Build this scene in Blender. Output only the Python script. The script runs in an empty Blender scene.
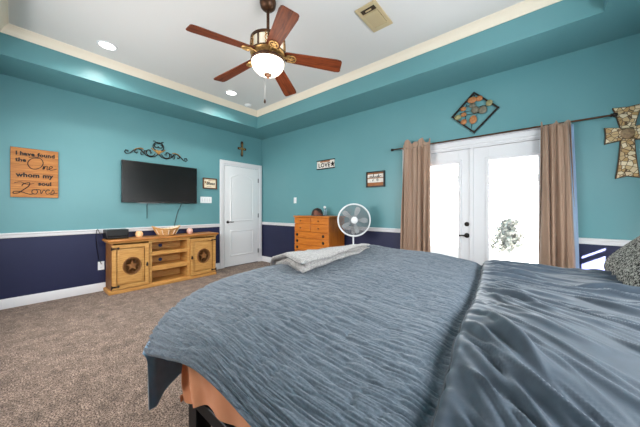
import bpy, math, random
import numpy as np
from mathutils import Vector, Matrix
random.seed(7)
S = bpy.context.scene
COL = S.collection
PI = math.pi

# ------------------------------------------------------------------ camera, world, sun, exposure
cam = bpy.data.cameras.new('camera'); cam.lens = 257/640*36; cam.sensor_width = 36
cam.shift_y = -4/640; cam.clip_start = 0.02
cam_o = bpy.data.objects.new('camera', cam); COL.objects.link(cam_o)
cam_o.location = (0, 0, 1.162); cam_o.rotation_euler = (PI/2, 0, math.radians(40.2))
S.camera = cam_o

W = bpy.data.worlds.new('World'); S.world = W; W.use_nodes = True
W.node_tree.nodes['Background'].inputs[0].default_value = (0.86, 0.93, 1.0, 1)
W.node_tree.nodes['Background'].inputs[1].default_value = 1.9

def lamp(name, kind, energy, loc, rot=(0, 0, 0), color=(1, 1, 1), **kw):
    l = bpy.data.lights.new(name, kind); l.energy = energy; l.color = color
    for k, v in kw.items(): setattr(l, k, v)
    o = bpy.data.objects.new(name, l); COL.objects.link(o)
    o.location = loc; o.rotation_euler = rot
    return o

sun = lamp('sun', 'SUN', 230.0, (4, 0, 4), color=(1, 0.95, 0.88), angle=0.009)
sun.rotation_euler = Vector((-0.8, 1.0, -0.5)).to_track_quat('-Z', 'Y').to_euler()
# fill lamps in added front and headboard windows, bedside window daylight, patio fill lamp
lamp('front_fill', 'AREA', 90, (-2.7, -0.74, 1.5), (PI/2-.22, 0, 0), (1.0, 0.975, 0.95), spread=math.radians(160), shape='RECTANGLE', size=2.3, size_y=1.15)
lamp('headboard_fill', 'AREA', 95, (1.06, 1.15, 1.75), (PI/2, 0, PI/2), (0.93, 0.97, 1.0), shape='RECTANGLE', size=1.5, size_y=0.9)
lamp('daylight_side_window', 'AREA', 11, (1.03, 2.81, .83), (PI/2, 0, PI/2), (1, .98, .95), shape='RECTANGLE', size=.34, size_y=.4)
lamp('patio_fill', 'AREA', 50, (-0.6, 4.35, 0.0), (PI+.25, 0, 0), (.97, .98, 1.0), shape='RECTANGLE', size=1.8, size_y=1.1)  # added lamp facing up, stands in for light bounced off the patio
pt = lamp('door_portal', 'AREA', 1, (-0.61, 3.75, 1.0), (PI/2, 0, PI), shape='RECTANGLE', size=1.5, size_y=1.9); pt.data.cycles.is_portal = True

S.view_settings.view_transform = 'Standard'; S.view_settings.look = 'None'
S.view_settings.gamma = 1; S.view_settings.use_curve_mapping = False
S.view_settings.exposure = -0.15
S.cycles.max_bounces = 8; S.cycles.diffuse_bounces = 5; S.cycles.transparent_max_bounces = 12
S.cycles.caustics_reflective = False; S.cycles.caustics_refractive = False
S.cycles.sample_clamp_indirect = 6

# ------------------------------------------------------------------ materials
def lin(h):
    h = h.lstrip('#'); c = [int(h[i:i+2], 16)/255 for i in (0, 2, 4)]
    return tuple(x/12.92 if x <= .04045 else ((x+.055)/1.055)**2.4 for x in c) + (1,)

def mat(name, hexa, rough=.5, hexb=None, scale=20, stretch=(1, 1, 1), bump=0, bscale=200, metal=0, spec=.5, lo=.35, hi=.65,
        detail=4, distort=0, sheen=0, emit=None, coord='Object', bstretch=(1, 1, 1), bdist=.002, transl=0):
    m = bpy.data.materials.new(name); m.use_nodes = True
    nt = m.node_tree; b = nt.nodes['Principled BSDF']
    b.inputs['Base Color'].default_value = lin(hexa); b.inputs['Roughness'].default_value = rough
    b.inputs['Metallic'].default_value = metal; b.inputs['Specular IOR Level'].default_value = spec
    if sheen:
        b.inputs['Sheen Weight'].default_value = sheen; b.inputs['Sheen Roughness'].default_value = .5
    if emit:
        b.inputs['Emission Color'].default_value = lin(emit[0]); b.inputs['Emission Strength'].default_value = emit[1]
    tc = nt.nodes.new('ShaderNodeTexCoord')
    def noise(sc, st, det, dis=0):
        mp = nt.nodes.new('ShaderNodeMapping'); mp.inputs['Scale'].default_value = st
        n = nt.nodes.new('ShaderNodeTexNoise'); n.inputs['Scale'].default_value = sc
        n.inputs['Detail'].default_value = det; n.inputs['Distortion'].default_value = dis
        nt.links.new(tc.outputs[coord], mp.inputs[0]); nt.links.new(mp.outputs[0], n.inputs['Vector'])
        return n
    if hexb:
        n = noise(scale, stretch, detail, distort)
        r = nt.nodes.new('ShaderNodeValToRGB')
        r.color_ramp.elements[0].position = lo; r.color_ramp.elements[0].color = lin(hexa)
        r.color_ramp.elements[1].position = hi; r.color_ramp.elements[1].color = lin(hexb)
        nt.links.new(n.outputs['Fac'], r.inputs[0]); nt.links.new(r.outputs[0], b.inputs['Base Color'])
    if bump:
        n = noise(bscale, bstretch, 3)
        bp = nt.nodes.new('ShaderNodeBump'); bp.inputs['Strength'].default_value = bump; bp.inputs['Distance'].default_value = bdist
        nt.links.new(n.outputs['Fac'], bp.inputs['Height']); nt.links.new(bp.outputs[0], b.inputs['Normal'])
    if transl:
        t = nt.nodes.new('ShaderNodeBsdfTranslucent'); t.inputs[0].default_value = lin(hexb or hexa)
        mx = nt.nodes.new('ShaderNodeMixShader'); mx.inputs[0].default_value = transl
        nt.links.new(b.outputs[0], mx.inputs[1]); nt.links.new(t.outputs[0], mx.inputs[2])
        nt.links.new(mx.outputs[0], nt.nodes['Material Output'].inputs[0])
    return m

def glass_mat():
    m = bpy.data.materials.new('window_glass'); m.use_nodes = True; nt = m.node_tree
    for n in list(nt.nodes): nt.nodes.remove(n)
    o = nt.nodes.new('ShaderNodeOutputMaterial'); t = nt.nodes.new('ShaderNodeBsdfTransparent')
    g = nt.nodes.new('ShaderNodeBsdfGlossy'); g.inputs['Roughness'].default_value = .02
    mx = nt.nodes.new('ShaderNodeMixShader'); mx.inputs[0].default_value = .05
    nt.links.new(t.outputs[0], mx.inputs[1]); nt.links.new(g.outputs[0], mx.inputs[2])
    nt.links.new(mx.outputs[0], o.inputs[0])
    return m

def stone_mat(name, pal, scale, crack, width, rnd=1.0):
    """Irregular tesserae in a palette with dark joints."""
    m = bpy.data.materials.new(name); m.use_nodes = True; nt = m.node_tree; b = nt.nodes['Principled BSDF']
    tc = nt.nodes.new('ShaderNodeTexCoord')
    v = nt.nodes.new('ShaderNodeTexVoronoi'); v.inputs['Scale'].default_value = scale
    e = nt.nodes.new('ShaderNodeTexVoronoi'); e.feature = 'DISTANCE_TO_EDGE'; e.inputs['Scale'].default_value = scale
    for q in (v, e):
        q.inputs['Randomness'].default_value = rnd; nt.links.new(tc.outputs['Object'], q.inputs['Vector'])
    sp = nt.nodes.new('ShaderNodeSeparateColor'); nt.links.new(v.outputs['Color'], sp.inputs[0])
    r = nt.nodes.new('ShaderNodeValToRGB'); r.color_ramp.interpolation = 'CONSTANT'
    r.color_ramp.elements[0].color = lin(pal[0]); r.color_ramp.elements[1].color = lin(pal[1]); r.color_ramp.elements[1].position = 1/len(pal)
    for i, h in enumerate(pal[2:], 2):
        el = r.color_ramp.elements.new(i/len(pal)); el.color = lin(h)
    nt.links.new(sp.outputs[0], r.inputs[0])
    cr = nt.nodes.new('ShaderNodeValToRGB'); cr.color_ramp.elements[0].position = width*.6; cr.color_ramp.elements[1].position = width
    nt.links.new(e.outputs['Distance'], cr.inputs[0])
    mx = nt.nodes.new('ShaderNodeMix'); mx.data_type = 'RGBA'; mx.inputs[6].default_value = lin(crack)
    nt.links.new(cr.outputs[0], mx.inputs[0]); nt.links.new(r.outputs[0], mx.inputs[7]); nt.links.new(mx.outputs[2], b.inputs['Base Color'])
    bp = nt.nodes.new('ShaderNodeBump'); bp.inputs['Strength'].default_value = .5; bp.inputs['Distance'].default_value = .004
    nt.links.new(cr.outputs[0], bp.inputs['Height']); nt.links.new(bp.outputs[0], b.inputs['Normal'])
    b.inputs['Roughness'].default_value = .5
    return m

M = {}
M['teal'] = mat('teal_wall_paint', '#61949a', .38, '#64979d', 1.5, bump=.16, bscale=130, bdist=.004, spec=.4)
M['navy'] = mat('navy_wall_paint', '#212645', .45, '#24294a', 1.5, bump=.12, bscale=130, bdist=.004, spec=.35)
M['ceil'] = mat('ceiling_paint', '#e2e0de', .8, bump=.1, bscale=150, bdist=.003, spec=.2)
M['cream'] = mat('cream_trim_paint', '#ece0cd', .45)
M['white'] = mat('white_trim_paint', '#dfdfe2', .4, spec=.4)
M['doorw'] = mat('door_paint', '#e9eaec', .45, spec=.4)
M['carpet'] = mat('carpet', '#4a3b33', 1, '#b9a293', 125, lo=.38, hi=.64, detail=8, bump=.6, bscale=170, bdist=.01, spec=.05, sheen=.1)
def pile(m):
    # patches where the pile lies differently, over the speckle
    nt = m.node_tree; b = nt.nodes['Principled BSDF']; src = b.inputs['Base Color'].links[0].from_socket
    tc = nt.nodes.new('ShaderNodeTexCoord'); col = src
    for sc, amt in ((9, .30), (32, .34)):
        n = nt.nodes.new('ShaderNodeTexNoise'); n.inputs['Scale'].default_value = sc; n.inputs['Detail'].default_value = 3
        nt.links.new(tc.outputs['Object'], n.inputs['Vector'])
        r = nt.nodes.new('ShaderNodeMapRange'); r.inputs[1].default_value = .32; r.inputs[2].default_value = .68; r.inputs[3].default_value = 1-amt; r.inputs[4].default_value = 1+amt*.6
        nt.links.new(n.outputs['Fac'], r.inputs[0])
        mx = nt.nodes.new('ShaderNodeVectorMath'); mx.operation = 'SCALE'
        nt.links.new(col, mx.inputs[0]); nt.links.new(r.outputs[0], mx.inputs['Scale']); col = mx.outputs[0]
    nt.links.new(col, b.inputs['Base Color'])
pile(M['carpet'])
M['glass'] = glass_mat()
M['black'] = mat('black_plastic', '#0b0b0c', .35)
M['screen'] = mat('tv_glass', '#111111', .22, spec=.45)
M['iron'] = mat('dark_iron', '#1b1715', .5, '#2d241e', 30, metal=.5)
M['bronze'] = mat('aged_bronze', '#3a2417', .42, '#5b3a22', 25, metal=.6)
M['gold'] = mat('antique_gold', '#9c7440', .4, '#c79d62', 30, metal=.6)
M['pine'] = mat('honey_pine', '#b9813f', .5, '#d8a862', 6, (1, 1, 9), lo=.3, hi=.72, distort=1.2, bump=.05, bscale=60)
M['pineh'] = mat('honey_pine_boards', '#b87c3a', .5, '#d6a45c', 6, (.8, 9, 9), lo=.3, hi=.72, distort=1.2)
M['pinetop'] = mat('rubbed_pine_top', '#a0612b', .4, '#c4853f', 6, (.8, 9, 9), lo=.3, hi=.72, distort=1.2)
M['pinedk'] = mat('carved_brown_wood', '#7a4a20', .6, '#90602f', 25)
M['knot'] = mat('pine_knot', '#4f2a14', .6)
M['dress'] = mat('orange_maple', '#b05f18', .4, '#cb7a2b', 5, (.8, 6, 6), lo=.3, hi=.7, distort=.8)
M['dresss'] = mat('orange_maple_side', '#a0540f', .4, '#bb6c22', 5, (6, 6, .8), lo=.3, hi=.7, distort=.8)
M['blade'] = mat('cherry_blade', '#4a1d0c', .55, '#8a4322', 5, (.7, 8, 8), lo=.28, hi=.74, distort=1.0)
M['blade'].node_tree.nodes['Principled BSDF'].inputs['Specular IOR Level'].default_value = .2
M['bowl'] = mat('frosted_lit_glass', '#fff6e8', .4, emit=('#fff1dc', 2.6))
M['drum'] = mat('cream_lit_glass', '#f6ead6', .4, emit=('#ffeccb', .35))
M['led'] = mat('lit_lamp_lens', '#ffffff', .4, emit=('#fffaf2', 6))
M['almond'] = mat('almond_enamel', '#c9b58e', .45)
M['dark'] = mat('duct_shade', '#3a2c1c', .8)
M['plastic'] = mat('white_plastic', '#eef0f2', .4)
M['steel'] = mat('brushed_steel', '#8d8d8f', .35, metal=.8)
M['curtain'] = mat('taupe_satin_curtain', '#9c7e69', .5, '#ab8c76', 40, (1, 1, .05), sheen=.3, bump=.15, bscale=300, transl=.12)
M['lining'] = mat('pale_blue_lining', '#a9c1dc', .7, transl=.3)
M['quilt'] = mat('grey_blue_quilting', '#565f69', .85, '#67717c', 160, bump=.35, bscale=420, bdist=.003, sheen=.25, spec=.2)
M['under'] = mat('slate_blue_sateen', '#3d4753', .45, '#45505c', 30, sheen=.3, spec=.2, bump=.1, bscale=500)
M['flap'] = mat('slate_blue_backing', '#8ba5be', .65, '#96aec6', 30, sheen=.2, spec=.3)
M['seam'] = mat('dark_piping', '#4b4f55', .7)
M['orange'] = mat('orange_sheet_cotton', '#e48d5c', .75, '#ea9868', 12, sheen=.2)
M['bedblk'] = mat('black_bed_metal', '#1d1d1f', .45, metal=.2)
M['mattress'] = mat('white_ticking', '#e5e1da', .8)
M['throw'] = mat('fluffy_grey_plush', '#857f7c', .95, '#bdb7b3', 70, sheen=.5, bump=.8, bscale=230, bdist=.008, spec=.1)
M['speck'] = mat('speckled_knit', '#141515', .9, '#bab9b1', 95, lo=.42, hi=.60, detail=2, bump=.7, bscale=120, bdist=.006, spec=.1)
M['wicker'] = mat('wicker', '#c08a4e', .6, '#e0b57c', 60, bump=.8, bscale=90, bdist=.006)
M['linen'] = mat('white_linen', '#e8d9c2', .8)
M['signwood'] = mat('orange_pine_board', '#9c5c25', .55, '#c2823c', 6, (.8, 9, 9), lo=.3, hi=.7, distort=1)
M['signdark'] = mat('dark_wood_edge', '#5b3415', .6)
M['ink'] = mat('black_lettering', '#17110d', .7)
M['paper'] = mat('parchment_panel', '#e3d3b4', .8, '#efe4cc', 20)
M['whitewash'] = mat('whitewashed_board', '#e9e5df', .7, '#d6cdc2', 18, (1, 1, 6))
M['plank'] = mat('brown_plank', '#8a5228', .6, '#a96a3a', 10, (1, 1, 8))
M['tan'] = mat('tan_canvas', '#b98d5a', .7)
M['stone'] = stone_mat('tan_stone_mosaic', ['#d8c09a', '#e6d5b4', '#b8935f', '#dcc9a4', '#c8aa7c'], 29, '#5e4426', .07)
M['stonedk'] = mat('brown_stone_edge', '#5a4028', .7)
M['stonemid'] = mat('brown_stone_boss', '#a08462', .6, '#7b6248', 60)
M['peb_o'] = mat('orange_pebble', '#9c5f33', .5, '#b87d4c', 40)
M['peb_g'] = mat('olive_pebble', '#7f7a52', .45, '#9a9468', 40)
M['peb_d'] = mat('grey_pebble', '#5f5b4c', .45, '#777160', 40)
M['cap'] = mat('dark_patterned_felt', '#191310', .55, '#6e3a24', 14, lo=.45, hi=.6)
M['jar'] = mat('pale_blue_glass', '#9fbccb', .2)
M['blue'] = mat('blue_cable_grommet', '#1d2f63', .5)
M['pink'] = mat('rose_candle_glass', '#e0a79a', .4, '#f0cfc4', 60)
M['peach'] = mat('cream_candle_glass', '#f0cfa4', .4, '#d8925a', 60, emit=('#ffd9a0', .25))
M['wire'] = mat('grey_wire', '#8d9195', .4)
M['fanblade'] = mat('translucent_grey_plastic', '#c6c9cb', .3)
M['patio'] = mat('pale_concrete', '#e4e2de', .9, '#d8d6d2', 3)
M['siding'] = mat('white_siding', '#f0f0f0', .8)
M['shingle'] = mat('pale_roof_shingles', '#777777', .9, '#858585', 12)
M['twig'] = mat('pale_grey_shrub', '#a9aba6', .9, '#c0c1bc', 8)
M['fencew'] = mat('pale_fence_boards', '#efeeec', .9)
M['blind'] = mat('white_blind', '#f2f2ef', .7)

# ------------------------------------------------------------------ mesh helpers
class MB:
    def __init__(s): s.v = []; s.f = []; s.m = []
    def add(s, vs, fs, mi=0):
        o = len(s.v); s.v += [tuple(map(float, p)) for p in vs]
        s.f += [tuple(o+i for i in f) for f in fs]; s.m += [mi]*len(fs); return s
    def box(s, x0, x1, y0, y1, z0, z1, mi=0):
        return s.add([(x0,y0,z0),(x1,y0,z0),(x1,y1,z0),(x0,y1,z0),(x0,y0,z1),(x1,y0,z1),(x1,y1,z1),(x0,y1,z1)],
                     [(3,2,1,0),(4,5,6,7),(0,1,5,4),(1,2,6,5),(2,3,7,6),(3,0,4,7)], mi)
    def tube(s, pts, r, n=8, closed=False, mi=0):
        pts = [Vector(p) for p in pts]; N = len(pts); vs = []; prev = None
        for i, p in enumerate(pts):
            a = pts[(i-1) % N] if (closed or i > 0) else p
            b = pts[(i+1) % N] if (closed or i < N-1) else p
            t = (b-a).normalized()
            if prev is None:
                u = t.cross(Vector((0, 0, 1)))
                if u.length < 1e-3: u = t.cross(Vector((1, 0, 0)))
            else: u = prev - t*prev.dot(t)
            u.normalize(); prev = u; w = t.cross(u)
            rr = r[i] if isinstance(r, (list, tuple)) else r
            vs += [p + (u*math.cos(2*PI*k/n) + w*math.sin(2*PI*k/n))*rr for k in range(n)]
        fs = []
        for i in range(N if closed else N-1):
            j = (i+1) % N
            fs += [(i*n+k, i*n+(k+1) % n, j*n+(k+1) % n, j*n+k) for k in range(n)]
        if not closed:
            fs += [tuple(range(n))[::-1], tuple((N-1)*n+k for k in range(n))]
        return s.add(vs, fs, mi)
    def cyl(s, p0, p1, r, r1=None, n=20, mi=0): return s.tube([p0, p1], [r, r if r1 is None else r1], n, mi=mi)
    def lathe(s, prof, n=32, mtx=None, mi=0):
        mtx = mtx or Matrix(); vs = []
        for r, z in prof:
            vs += [mtx @ Vector((r*math.cos(2*PI*k/n), r*math.sin(2*PI*k/n), z)) for k in range(n)]
        fs = []
        for i in range(len(prof)-1):
            fs += [(i*n+k, i*n+(k+1) % n, (i+1)*n+(k+1) % n, (i+1)*n+k) for k in range(n)]
        if prof[0][0] > 1e-6: fs.append(tuple(range(n))[::-1])
        if prof[-1][0] > 1e-6: fs.append(tuple((len(prof)-1)*n+k for k in range(n)))
        return s.add(vs, fs, mi)
    def prism(s, poly, y0, y1, mi=0, mtx=None):
        """polygon in the xz plane (anticlockwise seen from -y), from y0 (front) to y1 (rear)"""
        n = len(poly); vs = [(x, y0, z) for x, z in poly] + [(x, y1, z) for x, z in poly]
        if mtx: vs = [mtx @ Vector(p) for p in vs]
        return s.add(vs, [tuple(range(n)), tuple(range(2*n-1, n-1, -1))] + [(i, i+n, (i+1) % n+n, (i+1) % n) for i in range(n)], mi)
    def ring(s, poly, offs, mi=0):
        """moulding round a closed outline in xz: offs = list of (scale-inset, y)"""
        n = len(poly); c = Vector((sum(p[0] for p in poly)/n, sum(p[1] for p in poly)/n)); vs = []
        nrm = []
        for i in range(n):
            a = Vector(poly[i-1]); p = Vector(poly[i]); b = Vector(poly[(i+1) % n])
            e1 = (p-a).normalized(); e2 = (b-p).normalized()
            n1 = Vector((-e1.y, e1.x)); n2 = Vector((-e2.y, e2.x)); m = (n1+n2)
            m = m/max(m.dot(n1), .3); nrm.append(m)
        for off, y in offs: vs += [(poly[i][0]+nrm[i].x*off, y, poly[i][1]+nrm[i].y*off) for i in range(n)]
        fs = []
        for k in range(len(offs)-1):
            fs += [(k*n+i, k*n+(i+1) % n, (k+1)*n+(i+1) % n, (k+1)*n+i) for i in range(n)]
        return s.add(vs, fs, mi)
    def blob(s, c, rx, ry, rz, n=12, m=8, mi=0):
        vs = []; fs = []
        for j in range(m+1):
            a = PI*j/m
            vs += [(c[0]+rx*math.sin(a)*math.cos(2*PI*k/n), c[1]+ry*math.sin(a)*math.sin(2*PI*k/n), c[2]-rz*math.cos(a)) for k in range(n)]
        for j in range(m):
            fs += [(j*n+k, j*n+(k+1) % n, (j+1)*n+(k+1) % n, (j+1)*n+k) for k in range(n)]
        return s.add(vs, fs, mi)
    def build(s, name, mats, parent=None, loc=(0, 0, 0), rz=0, bevel=0, smooth=True, angle=35, seg=2):
        me = bpy.data.meshes.new(name); me.from_pydata(s.v, [], s.f); me.validate()
        for m in (mats if isinstance(mats, (list, tuple)) else [mats]): me.materials.append(m)
        if len(me.polygons) == len(s.m): me.polygons.foreach_set('material_index', s.m)
        if smooth:
            me.polygons.foreach_set('use_smooth', [True]*len(me.polygons)); me.set_sharp_from_angle(angle=math.radians(angle))
        me.update()
        o = bpy.data.objects.new(name, me); COL.objects.link(o); o.location = loc; o.rotation_euler = (0, 0, rz)
        if parent: o.parent = parent
        if bevel:
            b = o.modifiers.new('bevel', 'BEVEL'); b.width = bevel; b.segments = seg; b.limit_method = 'ANGLE'; b.angle_limit = math.radians(40)
        return o

def grid_obj(name, P, mats, parent=None, uv=None, flip=False, thick=0):
    nu, nv = P.shape[:2]
    idx = np.arange(nu*nv).reshape(nu, nv)
    q = np.stack([idx[:-1, :-1], idx[1:, :-1], idx[1:, 1:], idx[:-1, 1:]], -1).reshape(-1, 4)
    if flip: q = q[:, ::-1]
    me = bpy.data.meshes.new(name); me.from_pydata(P.reshape(-1, 3).tolist(), [], q.tolist())
    me.polygons.foreach_set('use_smooth', [True]*len(me.polygons)); me.materials.append(mats); me.update()
    o = bpy.data.objects.new(name, me); COL.objects.link(o)
    if parent: o.parent = parent
    if thick:
        md = o.modifiers.new('thickness', 'SOLIDIFY'); md.thickness = thick; md.offset = 0
    return o

def props(o, label, cat, group=None, kind=None):
    o['label'] = label; o['category'] = cat
    if group: o['group'] = group
    if kind: o['kind'] = kind
    return o
def thing(name, label, cat, loc=(0, 0, 0), rz=0, group=None, kind=None):
    o = bpy.data.objects.new(name, None); COL.objects.link(o); o.location = loc; o.rotation_euler = (0, 0, rz)
    o.empty_display_size = .1
    return props(o, label, cat, group, kind)
def struct(o, label, cat): return props(o, label, cat, kind='structure')
def copy_tree(o, parent=None):
    c = o.copy(); COL.objects.link(c); c.parent = parent
    for ch in list(o.children): copy_tree(ch, c)
    return c
WA = -4.76; WB = 3.6; RX = 1.0; FY = -0.68; HS = 2.74; HC = 3.05
def on_left(name, label, cat, y, z, out=0.0, **k): return thing(name, label, cat, (WA+out, y, z), PI/2, **k)
def on_back(name, label, cat, x, z, out=0.0, **k): return thing(name, label, cat, (x, WB-out, z), 0, **k)

def text_mesh(name, body, size, mtx, m, parent, extrude=.001, offset=0, spacing=1, shear=0):
    c = bpy.data.curves.new('lettering', 'FONT'); c.body = body; c.size = size; c.extrude = extrude; c.offset = offset
    c.align_x = 'CENTER'; c.align_y = 'CENTER'; c.space_character = spacing; c.shear = shear; c.resolution_u = 3
    o = bpy.data.objects.new('lettering', c); COL.objects.link(o)
    dg = bpy.context.evaluated_depsgraph_get(); me = bpy.data.meshes.new_from_object(o.evaluated_get(dg))
    bpy.data.objects.remove(o); bpy.data.curves.remove(c)
    me.transform(mtx @ Matrix.Rotation(PI/2, 4, 'X')); me.materials.clear(); me.materials.append(m); me.name = name
    n = bpy.data.objects.new(name, me); COL.objects.link(n); n.parent = parent
    return n
def at(x, y, z): return Matrix.Translation((x, y, z))

def spline(pts, n=6, closed=False):
    """Catmull-Rom through pts"""
    P = [Vector(p) for p in pts]; out = []; N = len(P)
    for i in range(N if closed else N-1):
        g = lambda k: P[k % N] if closed else P[min(max(k, 0), N-1)]
        a, b, c, d = g(i-1), g(i), g(i+1), g(i+2)
        for j in range(n):
            t = j/n
            out.append(.5*((2*b)+(c-a)*t+(2*a-5*b+4*c-d)*t*t+(3*b-a-3*c+d)*t**3))
    if not closed: out.append(P[-1])
    return out
def star(r, r2=None, c=(0, 0), rot=PI/2, n=5):
    r2 = r2 or r*.42
    return [(c[0]+(r if i % 2 == 0 else r2)*math.cos(rot+PI*i/n), c[1]+(r if i % 2 == 0 else r2)*math.sin(rot+PI*i/n)) for i in range(2*n)]
def circle(r, n=24, c=(0, 0), ry=None): return [(c[0]+r*math.cos(2*PI*i/n), c[1]+(ry or r)*math.sin(2*PI*i/n)) for i in range(n)]

# value noise
def vnoise(x, y, seed=0):
    xi = np.floor(x).astype(np.int64); yi = np.floor(y).astype(np.int64); xf = x-xi; yf = y-yi
    def h(a, b):
        n = (a*374761393 + b*668265263 + seed*974634777) & 0xffffffff
        n = ((n ^ (n >> 13))*1274126177) & 0xffffffff
        return ((n ^ (n >> 16)) & 0xffff)/65535.0
    s = xf*xf*xf*(xf*(xf*6-15)+10); t = yf*yf*yf*(yf*(yf*6-15)+10)
    return (h(xi, yi)*(1-s)+h(xi+1, yi)*s)*(1-t)+(h(xi, yi+1)*(1-s)+h(xi+1, yi+1)*s)*t
def sstep(a, b, x): t = np.clip((x-a)/(b-a), 0, 1); return t*t*(3-2*t)

# ------------------------------------------------------------------ the room
struct(MB().box(WA-.12, RX+.12, FY-.12, WB+.12, -.12, 0).build('floor', M['carpet'], smooth=False), 'brown speckled carpet covering the bedroom floor', 'carpet')

def wall_cells(a0, a1, zt, holes, split=.855):
    ca = sorted({a0, a1} | {h[i] for h in holes for i in (0, 1)}); cz = sorted({0, split, zt} | {h[i] for h in holes for i in (2, 3)})
    for i in range(len(ca)-1):
        for j in range(len(cz)-1):
            am = (ca[i]+ca[i+1])/2; zm = (cz[j]+cz[j+1])/2
            if any(h[0] < am < h[1] and h[2] < zm < h[3] for h in holes): continue
            yield ca[i], ca[i+1], cz[j], cz[j+1], (0 if zm > split else 1)
DX0, DX1, DZ = -1.39, .165, 1.93         # french door opening
WR = (2.62, 2.99, .60, 1.9)              # bedside window opening on the right wall
WR2 = (.4, 1.9, 1.3, 2.2)  # added opening above the headboard for its fill lamp
WF = (-3.85, -1.55, .92, 2.08)           # added opening behind the camera for the front fill lamp
def wall(name, label, axis, pos0, pos1, a0, a1, holes):
    b = MB()
    for u0, u1, z0, z1, mi in wall_cells(a0, a1, HC+.1, holes):
        if axis == 'x': b.box(pos0, pos1, u0, u1, z0, z1, mi)
        else: b.box(u0, u1, pos0, pos1, z0, z1, mi)
    struct(b.build(name, [M['teal'], M['navy']], smooth=False), label, 'wall')
wall('wall_left', 'teal wall over navy wainscot behind the television', 'x', WA-.12, WA, FY-.12, WB+.12, [])
wall('wall_back', 'teal wall over navy wainscot around the french doors', 'y', WB, WB+.12, WA, RX+.12, [(DX0, DX1, 0, DZ)])
wall('wall_right', 'teal wall over navy wainscot at the head of the bed', 'x', RX, RX+.12, FY-.12, WB, [WR, WR2])
wall('wall_front', 'teal wall over navy wainscot behind the viewpoint', 'y', FY-.12, FY, WA, RX, [WF])

TX0, TX1, TY0, TY1 = -4.155, .41, -.11, 3.03
b = MB(); b.box(WA, TX0, FY, WB, HS, HC+.1); b.box(TX1, RX, FY, WB, HS, HC+.1); b.box(TX0, TX1, FY, TY0, HS, HC+.1); b.box(TX0, TX1, TY1, WB, HS, HC+.1)
struct(b.build('ceiling_soffit', M['teal'], smooth=False), 'teal soffit stepping down around the tray ceiling', 'ceiling soffit')
struct(MB().box(TX0, TX1, TY0, TY1, HC, HC+.1).build('ceiling', M['ceil'], smooth=False), 'pale grey tray ceiling', 'ceiling')

def rect_sweep(prof, x0, x1, y0, y1):
    """profile of (inset, z) swept inside a rectangle with mitred corners"""
    b = MB(); n = len(prof); vs = []
    for cx, cy, sx, sy in ((x0, y0, 1, 1), (x1, y0, -1, 1), (x1, y1, -1, -1), (x0, y1, 1, -1)):
        vs += [(cx+sx*p, cy+sy*p, z) for p, z in prof]
    fs = [(c*n+i, c*n+i+1, ((c+1) % 4)*n+i+1, ((c+1) % 4)*n+i) for c in range(4) for i in range(n-1)]
    return b.add(vs, fs)
crown = [(0, 2.958), (.009, 2.958), (.012, 2.968), (.017, 2.976), (.020, 2.990), (.034, 3.014), (.048, 3.028), (.052, 3.036), (.060, 3.040), (.064, HC)]
struct(rect_sweep(crown, TX0, TX1, TY0, TY1).build('trim_1', M['cream'], angle=20), 'cream crown moulding around the tray ceiling', 'crown moulding')

rail = [(0, .825), (.014, .825), (.018, .835), (.018, .858), (.026, .868), (.026, .880), (.02, .884), (0, .884)]
base = [(0, 0), (.016, 0), (.016, .092), (.011, .104), (.006, .115), (0, .115)]
def run(name, prof, side, a0, a1, label, cat):
    b = MB(); n = len(prof); vs = []
    for a in (a0, a1):
        for p, z in prof:
            vs.append({'left': (WA+p, a, z), 'back': (a, WB-p, z), 'right': (RX-p, a, z), 'front': (a, FY+p, z)}[side])
    fs = [(i, i+1, n+i+1, n+i) for i in range(n-1)] + [tuple(range(n)), tuple(range(2*n-1, n-1, -1))]
    o = b.add(vs, fs).build(name, M['white'], angle=25)
    bm_fix(o); struct(o, label, cat)
def bm_fix(o):
    import bmesh
    bm = bmesh.new(); bm.from_mesh(o.data); bmesh.ops.recalc_face_normals(bm, faces=bm.faces); bm.to_mesh(o.data); bm.free()
run('trim_2', rail, 'left', FY, 2.587, 'white chair rail along the television wall', 'chair rail')
run('trim_3', rail, 'back', WA, DX0-.085, 'white chair rail behind the dresser', 'chair rail')
run('trim_4', rail, 'back', DX1+.085, RX, 'white chair rail between curtain and pillow', 'chair rail')
run('trim_5', rail, 'right', FY, WR[0]-.07, 'white chair rail on the headboard wall', 'chair rail')
run('baseboard_left', base, 'left', FY, 2.587, 'white baseboard below the television wall', 'baseboard')
run('baseboard_back', base, 'back', WA, DX0-.085, 'white baseboard behind the dresser', 'baseboard')
run('baseboard_right', base, 'right', FY, WB, 'white baseboard at the head of the bed', 'baseboard')

# interior door on the left wall (local x = world y)
def casing(b, x0, x1, zt, w, t, z0=0):
    prof = [(0, 0), (0, t*.55), (w*.25, t*.6), (w*.35, t*.95), (w*.9, t), (w, t*.8), (w, 0)]
    pts = [(x0, z0, -1, 0), (x0, zt, -1, 1), (x1, zt, 1, 1), (x1, z0, 1, 0)]
    vs = [(x+sx*p, -y, z+sz*p) for x, z, sx, sz in pts for p, y in prof]; n = len(prof)
    fs = [(c*n+i, c*n+i+1, (c+1)*n+i+1, (c+1)*n+i) for c in range(3) for i in range(n-1)]
    b.add(vs, fs)
    return b
d1 = on_left('door_1', 'white two panel arch top door in the corner beside the console', 'door', 3.08, 0, kind='structure')
casing(MB(), -.404, .404, 2.05, .095, .024).build('door_casing', M['white'], d1, angle=25)
slab = MB().box(-.398, .398, -.012, 0, .012, 2.044)
arch = lambda x0, x1, z0, zs, zc: [(x0, z0), (x1, z0), (x1, zs)] + [(x1+(x0-x1)*t/12, zs+(zc-zs)*math.sin(PI*t/12)**.8) for t in range(1, 12)] + [(x0, zs)]
up = arch(-.27, .27, .93, 1.80, 1.90)
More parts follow.
